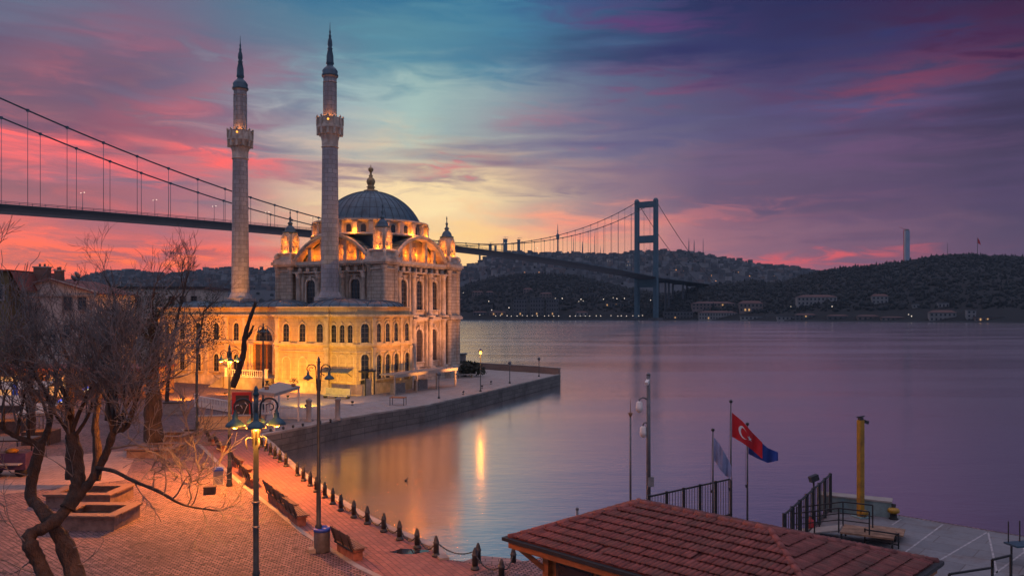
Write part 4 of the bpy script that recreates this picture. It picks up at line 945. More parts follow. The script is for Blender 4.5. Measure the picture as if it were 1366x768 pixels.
# ------------------------------------------------------------------ quay furniture around the mosque
def quay_lamp(px, yb, yt, label, lit=False):
    p = G(px, yb, 1.52); h = (yb-yt)*p.y/F
    o = thing('quay_lamp', label, 'lamp post', p, 0, 'lamps on the mosque quay')
    mb = MB(); mb.lathe([(.14,0),(.14,.1),(.07,.2),(.05,.3),(.045,h-.15)], (0,0,0), 8); mb.build('pole', M['darkpole'], o)
    mb = MB(); mb.lathe([(.05,h-.16),(.1,h-.1),(.24,h),(.2,h+.18),(.1,h+.3),(.02,h+.36)], (0,0,0), 10); mb.build('lamp_head', M['steel'], o)
    mb = MB(); mb.lathe([(.02,h-.3),(.12,h-.24),(.15,h-.12),(.1,h-.05)], (0,0,0), 10); mb.build('bulb', M['glow'] if lit else M['grey'], o)
    if lit: light('quay_lamp_light', p+Vector((0,-.35,h-.1)), 160, (1,.30,.03), .12)
    return o
quay_lamp(641, 522, 469, 'lit orange lamp post on the mosque quay beside the prayer hall', True)
quay_lamp(585.5, 531, 500, 'short unlit lamp post at the end of the white canopy, grey head')
quay_lamp(680, 511, 485, 'unlit lamp post on the quay, first one past the lit orange lamp')
quay_lamp(719, 502, 479, 'unlit lamp post on the quay nearest its outer corner')
pw = thing('quay_parapet', 'low brownish parapet wall along the outer edge of the mosque quay', 'parapet', (0,0,1.5))
mb = MB(); pts = [(6.9,115.4,1.95),(4.0,119.4,1.95),(-8.9,130.8,1.95),(-16,133.5,1.95),(-34,140.6,1.95)]
for p, q in zip(pts, pts[1:]): mb.bar(p, q, .35, .95)
mb.build('wall', masonry('parapet_stone', (.30,.20,.16), (.24,.16,.13), .7, .3)[0], pw, True)
mb = MB()
for p, q in zip(pts, pts[1:]): mb.bar(Vector(p)+Vector((0,0,.5)), Vector(q)+Vector((0,0,.5)), .45, .1)
mb.build('coping', M['concrete'], pw, True)
sh = thing('quay_shrub', 'dark rounded shrub behind the prayer hall corner', 'shrub', G(621,502))
mb = MB()
for i in range(900):
    a, b_ = random.random()*6.28, random.random(); r = random.uniform(.7, 1.05)
    p = Vector((cos(a)*b_**.5*3.0*r, sin(a)*b_**.5*1.6*r, .3+1.9*random.random()**.6*(1-.5*b_)))
    s_ = random.uniform(.12,.25); u = Vector((random.gauss(0,1), random.gauss(0,1), random.gauss(0,1))).normalized(); v = u.orthogonal().normalized()
    mb.add([p-u*s_-v*s_*.6, p+u*s_-v*s_*.6, p+u*s_+v*s_*.6, p-u*s_+v*s_*.6], [(0,1,2,3)])
mb.build('foliage', M['shrub'], sh)
mb = MB(); mb.tube([(0,0,-.2),(0,0,1.2)], [.2,.1], 6); mb.build('trunk', M['bark'], sh)
gb = thing('guard_hut', 'small blue-grey hut peeking out behind the prayer hall corner', 'hut', G(611,500))
mb = MB(); mb.box((0,0,1.5), (2.2,2,3.0)); mb.build('wall', M['grey'], gb)
mb = MB(); mb.box((0,0,3.06), (2.6,2.4,.16)); mb.build('roof', M['lead'], gb)
def bench_simple(p, label, rz=0, w_=2.2):
    o = thing('stone_bench', label, 'bench', p, rz)
    mb = MB(); mb.box((0,0,.48), (w_,.5,.1)); mb.build('seat', M['concrete'], o)
    for sx in (-1, 1): mb = MB(); mb.box((sx*w_*.38,0,.215), (.18,.42,.43)); mb.build('leg', M['concrete'], o)
bench_simple(G(621,504), 'small stone bench by the prayer hall corner near the shrub', .4, 2.6)
def table(p, label, w_=1.6, d_=.8, h=.95, rz=0):
    o = thing('metal_table', label, 'table', p, rz)
    mb = MB(); mb.box((0,0,h), (w_,d_,.07)); mb.build('table_top', M['orange'], o)
    for sx in (-1, 1):
        for sy in (-1, 1): mb = MB(); mb.box((sx*(w_/2-.05),sy*(d_/2-.05),h/2-.02), (.05,.05,h-.04)); mb.build('leg', M['iron'], o)
    return o
table(G(531,540,1.52), 'low bare table with thin legs alone on the quay before the canopy', 1.5, .8, .75, -.2)
# white canopy along the wing
cz = Z(3.75)
cn = thing('white_canopy', 'long white beam canopy on slim posts along the water side of the wing', 'canopy', mp_(7.2,-6,0), MA)
C2 = MB(); C2.box((.2,3.2,cz), (1.9,13.0,.16)); C2.build('canopy_roof', M['canopywhite'], cn)
C2 = MB(); C2.box((1.3,3.2,cz-.12), (.12,13.2,.34)); C2.build('fascia', M['canopywhite'], cn)
for k in range(4): C2 = MB(); C2.box((1.15,-3.1+k*4.2,cz/2-.08), (.16,.16,cz-.16)); C2.build('post', M['canopywhite'], cn)
for k, (x, y, l) in enumerate(((9.6,-7.2,'grey air-conditioning box under the end of the white canopy'),(9.3,-2.2,'grey box under the middle of the white canopy'))):
    o = thing('equipment_box', l, 'air conditioner', mp_(x-2.2,y,0), MA); mb = MB(); mb.box((0,0,.62), (.7,1.9,1.2)); mb.build('casing', M['grey'], o)
    mb = MB()
    for j in range(8): mb.box((.36,0,.2+j*.13), (.03,1.7,.04))
    mb.build('grille', M['iron'], o)
o = thing('crate_stand', 'low dark crate stand against the wing below its three blind arches', 'stand', G(449,531,1.52), MA+.1)
mb = MB(); mb.box((0,0,.3), (3.0,.7,.1)); mb.box((0,.3,.65), (3.0,.08,.8)); mb.build('shelf', M['grey'], o)
for sx in (-1, 0, 1): mb = MB(); mb.box((sx*1.4,0,.13), (.08,.6,.25)); mb.build('leg', M['iron'], o)
o = thing('wall_awning', 'small grey awning on the wing above the crate stand', 'awning', mp_(2.6,-11.6,Z(4.1)), MA)
mb = MB(); mb.add([(-2,0,.35),(2,0,.35),(2,-.9,0),(-2,-.9,0),(-2,0,.28),(2,0,.28),(2,-.9,-.07),(-2,-.9,-.07)], [(3,2,1,0),(4,5,6,7),(0,1,5,4),(1,2,6,5),(2,3,7,6),(3,0,4,7)]); mb.build('sheet', M['lead'], o)
mb = MB()
for sx in (-1.9, 1.9): mb.bar((sx,0,-.5),(sx,-.85,0),.05,.05)
mb.build('bracket', M['iron'], o)
o = thing('ticket_booth', 'dark open-fronted booth with flat roof at the wing corner', 'booth', G(479,526,1.52), MA+.05)
mb = MB(); mb.box((0,.1,2.6), (3.0,1.9,.14)); mb.build('booth_roof', M['iron'], o)
mb = MB(); mb.box((0,0,.85), (2.5,1.1,1.7)); mb.build('counter', M['grey'], o)
mb = MB(); mb.box((0,-.57,1.45), (2.2,.06,.45)); mb.build('window', M['glass'], o)
for sx in (-1, 1):
    for sy in (-1, 1): mb = MB(); mb.box((sx*1.4,sy*.85,1.27), (.09,.09,2.54)); mb.build('post', M['iron'], o)
# white pergola before the blind arches
pg = thing('white_pergola', 'white flat-roofed canopy on posts before the brightly lit blind arches', 'canopy', (0,0,1.5))
z = 4.3; A, B_, Cc, D_ = (G(337,523),G(368,543),G(398,534),G(366,516))
A, B_, Cc, D_ = [Vector((p.x, p.y, z)) for p in (W(340,503,62),W(366,505,60),W(400,500,66),W(372,497,70))]
mb = MB(); mb.prism([xy(A),xy(B_),xy(Cc),xy(D_)], z-.12, z+.12); mb.build('canopy_roof', M['canopywhite'], pg, True)
for p in (A, B_, Cc, D_): 
    c_ = (A+B_+Cc+D_)/4; q = p+(c_-p)*.06; mb = MB(); mb.box((q.x,q.y,(1.5+z-.12)/2), (.14,.14,z-1.62)); mb.build('post', M['white'], pg, True)
for k, p in enumerate((A+(Cc-A)*.25, A+(Cc-A)*.85)):
    o = thing('roof_planter', ['dark potted plant on the near end of the square white canopy','dark potted plant on the far end of the square white canopy'][k], 'plant pot', (p.x,p.y,z+.12))
    mb = MB(); mb.lathe([(.16,0),(.2,.25),(.18,.25)], (0,0,0), 10); mb.build('pot', M['rust'], o)
    mb = MB()
    for i in range(60):
        a = random.random()*6.28; u = Vector((cos(a)*random.random()*.35, sin(a)*random.random()*.35, .25+random.random()*.4)); s_ = .07
        mb.add([u, u+Vector((s_,0,s_)), u+Vector((0,s_,s_*1.5))], [(0,1,2)])
    mb.build('foliage', M['shrub'], o)
# fence and gate posts between promenade and forecourt
F1 = [G(285,567), G(341,577)]
balustrade(G(262,542), G(312,551), 'white railing in front of the trees between plaza and mosque', 1.0, 'white_railing', .3)
balustrade(G(312,551), G(366,553), 'white railing behind the red board below the canopy', 1.0, 'white_railing', .3)
o = thing('mesh_fence', 'pale see-through picket fence between the two stone gate posts', 'fence', G(413,560))
p, q = G(372,560), G(450,560); mb = MB()
mb.bar(p+Vector((0,0,1.0)), q+Vector((0,0,1.0)), .05, .05); mb.bar(p+Vector((0,0,.15)), q+Vector((0,0,.15)), .05, .05); mb.build('rail', M['white'], o, True)
mb = MB()
for k in range(46): mb.tube([p+(q-p)*k/45+Vector((0,0,.02)), p+(q-p)*k/45+Vector((0,0,1.15))], .022, 5)
mb.build('picket_slat', M['white'], o, True)
for px, l in ((412,'weathered stone gate post at the promenade end of the fence'),(450.5,'weathered stone gate post at the water end of the fence')):
    o = thing('gate_post', l, 'gate post', G(px, 562 if px < 420 else 560), 0)
    mb = MB(); mb.lathe([(.27,0),(.27,.15),(.22,.2),(.21,1.6),(.26,1.66),(.26,1.78),(.12,1.9),(.02,1.93)], (0,0,0), 12); mb.build('shaft', M['concrete'], o)
    mb = MB(); mb.box((0,0,.08), (.62,.62,.16)); mb.build('base', M['concrete'], o)
mb = None
for k, px in enumerate((361,378,391,404,427,441)):
    o = thing('low_stud', 'small dark iron stud on the kerb where the fence meets the water', 'bollard', G(px, 577-(px-361)*.17), 0, 'low studs on the forecourt kerb')
    mb = MB(); mb.lathe([(.09,0),(.08,.16),(.11,.2),(.1,.28),(.02,.33)], (0,0,0), 8); mb.build('body', M['bollard'], o)
# red board
bd = thing('red_board', 'tall red display board with a dark picture beside the fence', 'display board', G(323,566), .12)
s_ = G(323,566).y/F; mb = MB(); mb.box((0,0,40*s_*.5+.2), (25*s_,.3,40*s_)); mb.build('board', M['redboard'], bd)
mb = MB(); mb.box((.05,-.16,40*s_*.5+.35), (17*s_,.05,27*s_)); mb.build('picture', M['dark'], bd)
mb = MB(); mb.tube([(-.25+.3*cos(k*.5), -.2, 1.3+.32*sin(k*.5)) for k in range(11)], .03, 5); mb.tube([(.1,-.2,.8),(.45,-.2,1.6),(.25,-.2,1.8)], .03, 5); mb.build('picture_ornament', M['white'], bd)
mb = MB(); mb.box((0,0,.1), (1.6,.6,.2)); mb.build('base', M['concrete'], bd)

# ------------------------------------------------------------------ promenade: bollards, chains, benches, lamps, bins
BP = [(349,596),(355,601),(361,606),(367,611),(373.5,616),(381.6,622),(396.7,634.4),(404.7,641.2),(413.9,648),(422,655.8),(433.3,663.6),(443.9,671.9),(454.8,681),(472,690),(490,698.7),(511.9,708.9),(533,719.7),(556.5,730.7),(581.8,741.7)]
BP2 = [(633.6,759.3),(669,776)]
b0 = thing('bollard', '', 'bollard', (0,0,0), 0, 'iron bollards along the promenade edge')
mb = MB(); mb.lathe([(.155,0),(.155,.07),(.11,.1),(.105,.14)], (0,0,0), 14); mb.build('base', M['bollard'], b0)
mb = MB(); mb.lathe([(.105,.13),(.10,.48),(.115,.5),(.115,.54),(.095,.56),(.085,.62),(.07,.66),(.075,.69),(.05,.72),(.045,.76),(.02,.785)], (0,0,0), 14); mb.build('shaft', M['bollard'], b0)
pos = [G(*p) for p in BP]; pos2 = [G(*p) for p in BP2]; pos2.insert(1, Vector((-1.25,29.3,1.25))); pos2.append(Vector((.05,28.75,1.25)))
for k, p in enumerate(pos):
    j = len(pos)-k
    lab = f'black iron bollard on the promenade edge, {ORD[j-1]} counting back from the broken step'
    if j == 1: lab = 'last black iron bollard before the broken step of the quay'
    if k == 0: lab = 'black iron bollard tucked in the corner where the promenade meets the forecourt wall'
    if k == 0: b0.location = p; b0['label'] = lab
    else: dup(b0, p, random.random(), lab)
for p, l in zip(pos2, ('black iron bollard on the paving beside the broken step','grey bollard standing on the broken step by the water','black iron bollard nearest the kiosk wall','mossy bollard at the outer tip of the broken step')):
    dup(b0, p, 0, l)
def chain(p, q, label, sag=.28):
    p, q = p+Vector((0,0,.55)), q+Vector((0,0,.55)); mb = MB(); n = 14
    pts = [p+(q-p)*k/n-Vector((0,0,sag*4*(k/n)*(1-k/n))) for k in range(n+1)]
    mb.tube(pts, .018, 5)
    for k in range(n): mb.tube([pts[k]+(pts[k+1]-pts[k])*.2, pts[k]+(pts[k+1]-pts[k])*.8], .028, 5)
    o = mb.build('chain', M['bollard']); tag(o, label, 'chain', 'chains hung between the bollards')
ch = pos[12:]+[pos2[1], pos2[0], pos2[2], pos2[3]]
for k, (p, q) in enumerate(zip(ch, ch[1:])):
    n_ = len(ch)-1-k
    chain(p, q, f'sagging iron chain between two bollards, {ORD[n_-1]} counted back from the kiosk wall', .3 if k > 5 else .42)

def make_bench():
    o = thing('bench', '', 'bench', (0,0,0), 0, 'slatted benches facing the water')
    mb = MB()
    for k in range(5): mb.box((.06+k*.105, 0, .46), (.085, 1.75, .04))
    mb.build('seat', M['wood'], o)
    mb = MB()
    for k in range(5): mb.box((-.04-.035*k, 0, .56+k*.095), (.035, 1.75, .08))
    mb.build('backrest', M['darkwood'], o)
    mb = MB(); mb.box((.22,0,.17), (.36,1.5,.34)); mb.box((.22,0,.38), (.44,1.62,.08)); mb.build('base', pm('rusty_stone_base', (.22,.085,.055), .85, .5, 4, .4), o)
    mb = MB()
    for sy in (-1, 0, 1): mb.bar((-.02,sy*.7,.36), (-.19,sy*.7,1.0), .05, .05)
    mb.bar((-.03,-.8,.40),(-.03,.8,.40),.06,.05); mb.build('frame', M['iron'], o)
    return o
bn = make_bench()
BN = [((459,742),'bench with dark slatted back standing alone near the blue-topped bin'),((389,697),'bench at the end of the long row nearest the lamp post with two shades'),((376,683),'middle bench of the row of three in front of the tall lamp post'),((362,671),'bench at the far end of the row of three, its seat pale'),((330,647),'bench beside the lamp post of four shades, end of the farther row'),((321,634),'second bench of the farther row past the four-shade lamp post'),((311,622),'third bench of the farther row past the lamp post'),((291,601),'bench beside the glowing orange twigs'),((279,592),'bench at the far end of the farther row by the red board')]
bdir = [atan2(KERB[i+1][1]-KERB[i][1], KERB[i+1][0]-KERB[i][0]) for i in range(len(KERB)-1)]
for k, ((px, py), l) in enumerate(BN):
    p = G(px, py); i = min(range(len(KERB)-1), key=lambda j: (Vector(KERB[j])-Vector((p.x, p.y))).length)
    rz = bdir[i]-pi/2
    if k == 0: bn.location = p; bn.rotation_euler = (0,0,rz); bn['label'] = l
    else: dup(bn, p, rz, l)

def lamp_post(p, h, arms, rz, label, lit=(), deco=False, e=160, scale=1.0, beams=None):
    """post with scrolled arms, each carrying a bell shade; h = height of the shade rim"""
    o = thing('lamp_post', label, 'lamp post', p, rz, 'teal lamp posts of the promenade')
    top = h+.62*scale
    mb = MB(); mb.lathe([(.17,0),(.17,.12),(.13,.2),(.12,.9),(.14,.95),(.09,1.05),(.08,2.6),(.1,2.65),(.07,2.72),(.065,h-.2),(.085,h-.1),(.06,h),(.055,top)], (0,0,0), 12); mb.build('pole', M['darkpole'], o)
    mb = MB(); mb.lathe([(.06,top-.02),(.085,top+.02),(.05,top+.07),(.06,top+.12),(.02,top+.22)], (0,0,0), 8); mb.build('finial', M['teal'], o)
    for k in range(arms):
        T = Matrix.Rotation(2*pi*k/arms, 4, 'Z'); R = .40*scale; r_ = .17*scale
        pts = [Vector((.06,0,h-.45)), Vector((.09,0,h)), Vector((.10,0,h+.30*scale))]
        cx_, cz_ = .10+r_, h+.38*scale
        pts += [Vector((cx_-r_*cos(pi*j/8), 0, cz_+r_*sin(pi*j/8))) for j in range(1, 9)]
        pts += [Vector((cx_+r_*cos(j*.4), 0, cz_-r_*sin(j*.4)*.9)) for j in range(1, 3)]
        pts += [Vector((R, 0, h+.27*scale))]
        mb = MB(T); mb.tube(pts, .022*scale, 6)
        sp_ = [Vector((cx_+.03+(r_*.6-.008*j)*cos(2.6-j*.5), 0, cz_-.03+(r_*.6-.008*j)*sin(2.6-j*.5))) for j in range(10)]; mb.tube(sp_, .014, 5)
        mb.build('arm', M['iron'], o)
        mb = MB(T); s_ = scale*.62; mb.lathe([(.30*s_,h),(.31*s_,h+.02),(.28*s_,h+.08*s_),(.2*s_,h+.16*s_),(.12*s_,h+.22*s_),(.085*s_,h+.26*s_),(.09*s_,h+.38*s_),(.05*s_,h+.42*s_),(.045*s_,h+.48*s_),(.02,h+.54*s_)], (R,0,0), 16)
        sd = mb.build('lamp_shade', M['teal'], o)
        mb = MB(T); mb.lathe([(.02,h-.06),(.06,h-.04),(.085,h+.01),(.06,h+.06)], (R,0,0), 10); mb.build('bulb', M['glowsoft'] if k in lit else M['grey'], sd)
        if k in lit:
            q = wm(o) @ (T @ Vector((R+.03,0,h-.12))); light('post_lamp_light', q, e*.6, (1,.26,.025), .08); (beams is None or k in beams) and light('post_lamp_beam', q, e*7.5, (1,.27,.025), .1, 'SPOT', wm(o) @ (T @ Vector((R+5.5,0,.3))), 125, 1.0)
    if deco:
        for k in range(4):
            a = 2*pi*k/4+.3; mb = MB(); mb.tube([(.06*cos(a),.06*sin(a),h-.30),(.20*cos(a),.20*sin(a),h-.28),(.25*cos(a),.25*sin(a),h-.34),(.22*cos(a),.22*sin(a),h-.55)], [.014,.014,.018,.022], 6); mb.build('bracket_ornament', M['steel'], o)
        for zz_ in (h-1.9, h-2.5): mb = MB(); mb.lathe([(.08,zz_),(.1,zz_+.03),(.08,zz_+.06)], (0,0,0), 10); mb.build('collar', M['steel'], o)
    return o
p3 = Vector((-6.25, 19.4, 1.5)); lamp_post(p3, 6.25, 4, radians(-72), 'nearest teal lamp post with four bell shades and a lit orange underside', (0,1,2,3), True, 430, 1.2, (2,))
lamp_post(G(425,735), 6.5, 2, 0.0, 'teal lamp post with two bell shades rising behind the blue-topped bin', (), False)
lamp_post(G(306,648), 6.5, 4, .5, 'lamp post with four bell shades beside the small grey bin, lit below', (0,1,2,3), False, 1000)
lamp_post(G(263,580), 6.4, 2, .9, 'dark lamp post far along the promenade behind the orange twigs', (), False)
p = Vector(((351-CX)/F*74, 74, 1.5)); lamp_post(p, 7.2, 4, .5, 'lamp post before the mosque entrance lunette', (), False)
def bin_(p, label, h=.85, r=.28, square=False):
    o = thing('litter_bin', label, 'bin', p, .3)
    mb = MB()
    if square: mb.box((0,0,h/2), (r*1.7,r*1.5,h))
    else:
        mb.lathe([(r*.95,0),(r,.04),(r,h-.05),(r*.96,h)], (0,0,0), 20)
    mb.build('body', M['steel'] if not square else M['grey'], o)
    mb = MB()
    if square: mb.box((0,0,h+.05), (r*1.85,r*1.65,.1)); mb.box((0,0,h+.13), (r*1.3,r*1.1,.06))
    else: mb.lathe([(r*1.04,h-.04),(r*1.06,h+.06),(r*.9,h+.1),(r*.85,h+.04),(.02,h+.02)], (0,0,0), 20)
    mb.build('lid', M['blue'], o)
    mb = MB(); mb.box((0,0,.02) if square else (-r*1.2,0,.08), (r*2.1,r*1.9,.04) if square else (r*.8,r*1.2,.16)); mb.build('base', M['concrete'], o)
bin_(G(429.5,735), 'large round metal litter bin with bright blue rim at the lamp post foot', .82, .30)
bin_(G(291,646), 'small square grey litter bin with blue lid beside the lamp post', .75, .28, True)
for (px, py), l, s_ in (((280,658),'low black box standing alone on the cobbles',.42),((253,580),'small black box beside the far dark lamp post',.5)):
    o = thing('low_box', l, 'box', G(px,py), .2); mb = MB(); mb.box((0,0,s_*.4), (s_*1.3,s_,s_*.8)); mb.build('casing', M['iron'], o)
    mb = MB(); mb.box((0,0,s_*.83), (s_*1.38,s_*1.08,.05)); mb.build('lid', M['dark'], o)

# ------------------------------------------------------------------ buildings behind the plaza
def bpt(px, py, d): return W(px, py, d)
def facade_building(name, label, px0, px1, ytop, d, wall, floors=3, cols_=4, rz=0, depth=9, roof='gable', wmat=None):
    a, b_ = W(px0, ytop, d), W(px1, ytop, d); wd_ = b_.x-a.x; zt = a.z-1.5
    o = thing(name, label, 'building', ((a.x+b_.x)/2, d, 1.5), rz)
    return o, wd_, zt
bd_, wd_, ze = facade_building('stone_house', 'old grey stone house with a shallow gable and brick chimneys behind the bare trees', 6, 127, 390, 95, M['oldstucco'])
mb = MB(); zg = CH+(HY-373)*95/F-1.5
mb.box((0,5,ze/2), (wd_,10,ze)); mb.add([(-wd_/2,0,ze),(wd_/2,0,ze),(0,0,zg),(-wd_/2,10,ze),(wd_/2,10,ze),(0,10,zg)], [(0,1,2),(5,4,3)]); mb.build('wall', M['oldstucco'], bd_)
mb = MB(); e = .4
for sx in (-1, 1):
    x0, z0 = sx*(wd_/2+.4), ze-.1; mb.add([(x0,-e,z0),(0,-e,zg+.15),(0,10.4,zg+.15),(x0,10.4,z0),(x0,-e,z0-.12),(0,-e,zg+.02),(0,10.4,zg+.02),(x0,10.4,z0-.12)], [(0,1,2,3),(7,6,5,4),(0,4,5,1),(3,2,6,7),(0,3,7,4)])
mb.build('roof', M['clayroof'], bd_)
mb = MB()
for sx in (-1, 1): mb.bar((sx*(wd_/2+.3),-.2,ze-.02),(0,-.2,zg+.06),.3,.28)
mb.box((0,-.12,ze-.35),(wd_+.3,.24,.22)); mb.box((0,-.1,ze*.52),(wd_+.1,.2,.18)); mb.build('gable_molding', M['concrete'], bd_)
for x, z, w_, h, fr in ((-wd_*.30,ze-3.0,.85,1.5,.2),(-wd_*.165,ze-3.0,.85,1.5,.2),(-wd_*.42,ze-1.9,.45,.9,.14),(-wd_*.30,ze-6.2,.85,1.7,.18),(-wd_*.165,ze-6.2,.85,1.7,.18),(wd_*.04,ze-6.0,.8,1.7,.16)):
    arch_window(bd_, face_T(x, 0, z, -pi/2), w_, h, M['concrete'], depth=.1, fr=fr)
for x, z in ((wd_*.20,ze-2.1),(wd_*.36,ze-2.1),(wd_*.2,ze-5.4),(wd_*.36,ze-5.4)):
    arch_window(bd_, face_T(x, 0, z, -pi/2), 1.0, 1.55, M['concrete'], depth=.1, fr=.13, rise=.02)
for x, w_, h in ((-wd_*.17,1.65,1.5),(wd_*.02,.75,1.1)):
    mb = MB(); mb.box((x,1.6,zg+h/2-.5), (w_,.9,h+1)); c_ = mb.build('chimney', M['brickwall'], bd_)
    mb = MB(); mb.box((x,1.6,zg+h+.08), (w_+.2,1.1,.16)); mb.build('chimney_cap', M['concrete'], c_)
    mb = MB()
    for k in (-.3, .3): mb.tube([(x+k*w_*.6,1.6,zg+h+.1),(x+k*w_*.6,1.6,zg+h+.5)],.12,8)
    mb.build('chimney_pot', M['brickwall'], c_)
for k, (px, py, r) in enumerate(((98,371,.45),(103,367,.5))):
    p = W(px, py, 97); o = thing('satellite_dish', ['lower one of two round satellite dishes on the stone house roof','upper tilted satellite dish on the stone house roof'][k], 'satellite dish', p)
    mb = MB(Matrix.Rotation(-1.0, 4, 'X') @ Matrix.Rotation(.4, 4, 'Y')); mb.lathe([(.02,-.12),(r*.6,-.06),(r,.03),(r*.6,-.02),(.02,-.08)], (0,0,0), 16); mb.build('dish', M['grey'], o)
    mb = MB(); mb.tube([(0,.1,-.1),(0,.3,-1.6)],.04,6); mb.bar((0,0,0),(.1,-.45,.1),.03,.03); mb.build('bracket', M['iron'], o)
o, w2_, z2_ = facade_building('flat_roofed_building', 'long dim brown flat-roofed building between the stone house and the mosque wing', 128, 272, 385, 118, M['oldstucco'])
mb = MB(); mb.box((0,5,z2_/2), (w2_,10,z2_)); mb.build('wall', M['oldstucco'], o)
mb = MB(); mb.box((0,5,z2_+.15), (w2_+.5,10.5,.35)); mb.build('roof', M['dark'], o)
for k in range(9):
    for j in range(2): arch_window(o, face_T(-w2_/2+1.2+k*(w2_-2)/8.4, 0, z2_-2.6-j*3.4, -pi/2), .9, 1.5, M['concrete'], depth=.08, fr=.1, rise=.02)
o, w3_, z3_ = facade_building('ochre_house', 'ochre rendered house cut off by the frame beside the stone house', -60, 12, 362, 92, M['ochre'])
mb = MB(); mb.box((0,5,z3_/2), (w3_,10,z3_)); mb.build('wall', M['ochre'], o)
mb = MB(); mb.add([(-w3_/2-.3,-.4,z3_),(w3_/2+.4,-.4,z3_),(w3_/2+1.6,-.4,z3_-2.2),(w3_/2+1.6,10,z3_-2.2),(w3_/2+.4,10,z3_),(-w3_/2-.3,10,z3_)], [(0,1,4,5),(1,2,3,4)]); mb.box((0,5,z3_+.1),(w3_+.4,10.6,.2)); mb.build('roof', M['clayroof'], o)
for k in range(3): arch_window(o, face_T(-w3_/2+1.2+k*2.0, 0, z3_-3.2, -pi/2), .9, 1.6, M['concrete'], depth=.1, fr=.12, rise=.02)
o, w4_, z4_ = facade_building('shop_row', 'low row of dark shop fronts with lit openings beneath the stone house', -40, 200, 493, 84, M['brickwall'])
mb = MB(); mb.box((0,3,z4_/2), (w4_,6,z4_)); mb.build('wall', M['brickwall'], o)
mb = MB(); mb.box((0,2.4,z4_+.12), (w4_+.5,7.8,.24)); mb.build('roof', M['clayroof'], o)
for k in range(7):
    x = -w4_/2+1.6+k*(w4_-3)/6.2
    mb = MB(); mb.box((x,-.03,1.25), (1.9,.08,2.2)); f = mb.build('shop_window', M['winlit'] if k in (0,1,3) else M['dark'], o)
    mb = MB(); mb.add([(x-1.1,-.05,2.75),(x+1.1,-.05,2.75),(x+1.1,-1.1,2.35),(x-1.1,-1.1,2.35),(x-1.1,-.05,2.7),(x+1.1,-.05,2.7),(x+1.1,-1.1,2.3),(x-1.1,-1.1,2.3)], [(3,2,1,0),(4,5,6,7),(0,1,5,4),(1,2,6,5),(2,3,7,6),(3,0,4,7)]); mb.build('awning', M['tarp'], o)
for px, py, e in ((20,505,420),(70,500,300),(88,480,260)):
    p = W(px, py, 80); light('shop_light', p, e, ORANGE, .2)
# market stalls with tarpaulin tops
SG = 'market stalls with tarpaulin roofs'
def stall(px, yb, wpx, label, rz):
    p = G(px, yb); u = p.y/F; wd_ = wpx*u; o = thing('market_stall', label, 'market stall', p, rz, SG)
    mb = MB(); mb.add([(-wd_/2,-1.6,2.15),(wd_/2,-1.6,2.15),(wd_/2,0,2.75),(-wd_/2,0,2.75),(-wd_/2,1.6,2.15),(wd_/2,1.6,2.15)], [(0,1,2,3),(3,2,5,4)]); mb.add([(-wd_/2,-1.6,2.10),(wd_/2,-1.6,2.10),(wd_/2,0,2.70),(-wd_/2,0,2.70),(-wd_/2,1.6,2.10),(wd_/2,1.6,2.10)], [(3,2,1,0),(4,5,2,3)]); mb.build('stall_roof', M['tarp'], o)
    mb = MB(); mb.box((0,-.3,.45), (wd_*.9,1.6,.9)); mb.build('counter', M['darkwood'], o)
    for sx in (-1, 1):
        for sy in (-1, 1): mb = MB(); mb.tube([(sx*wd_*.47,sy*1.5,0),(sx*wd_*.47,sy*1.5,2.16)],.035,6); mb.build('post', M['steel'], o)
    light('stall_light', p+Vector((0,-.9,1.9)), 130, ORANGE, .12)
    return o
stall(10, 575, 70, 'striped tarpaulin stall at the frame edge with a blue roll on top', .1); stall(32, 548, 80, 'striped tarpaulin stall lit orange behind the frame-edge stall', .05); stall(58, 590, 40, 'small dim stall half hidden by the big tree trunk', .1)
o = thing('blue_tarp_roll', 'rolled blue tarpaulin lying on a market stall roof', 'tarpaulin', W(21,522,63.5))
mb = MB(); mb.tube([(-.2,0,.5),(0,0,.2),(.1,-.3,-.2),(.5,-.5,-.3)],[.18,.22,.2,.12],10); mb.build('roll', M['blue'], o)
o = thing('vendor_cart', 'dark vendor cart with a purple skirt and yellow goods at the frame edge', 'cart', G(12,634), .1)
mb = MB(); mb.box((0,0,.85), (2.2,1.0,.9)); mb.build('body', pm('purple_cart_panel', (.06,.03,.075), .6, .4, 3), o)
mb = MB(); mb.box((.1,-.7,.75), (1.7,.5,.06)); mb.build('shelf', M['concrete'], o)
mb = MB(); mb.lathe([(.02,0),(.3,.02),(.34,.1),(.2,.2),(.02,.22)], (.2,-.1,1.3), 12); mb.build('goods_tray', M['yellow'], o)
for sx in (-1, 1): mb = MB(); mb.tube([(sx*.8,-.45,.3),(sx*.8,.45,.3)],.3,14); mb.build('wheel', M['rubber'], o)
mb = MB(); mb.box((0,.2,2.0), (2.5,1.6,.08)); mb.build('cart_roof', M['dark'], o)
for sx in (-1, 1): mb = MB(); mb.bar((sx*1.0,.4,1.2),(sx*1.0,.4,2.0),.06,.06); mb.build('post', M['iron'], o)
for (px, py, d), l in (((115,519,70),'small slanted lit sign, blue above and yellow below, seen between branches'),((82,535,66),'second slanted blue and white lit sign lower between the trunks')):
    p = W(px, py, d); o = thing('lit_sign', l, 'sign', p, .3)
    R = Matrix.Rotation(-.5, 4, 'Y')
    mb = MB(R); mb.box((0,0,.10), (.5,.1,.16)); mb.build('upper_panel', M['signblue'], o)
    mb = MB(R); mb.box((0,-.01,-.06), (.42,.1,.09)); mb.build('lower_panel', M['signwhite'], o)
    mb = MB(); mb.tube([(0,.1,.2),(0,.1,-(p.z-1.5))],.05,6); mb.build('post', M['iron'], o)

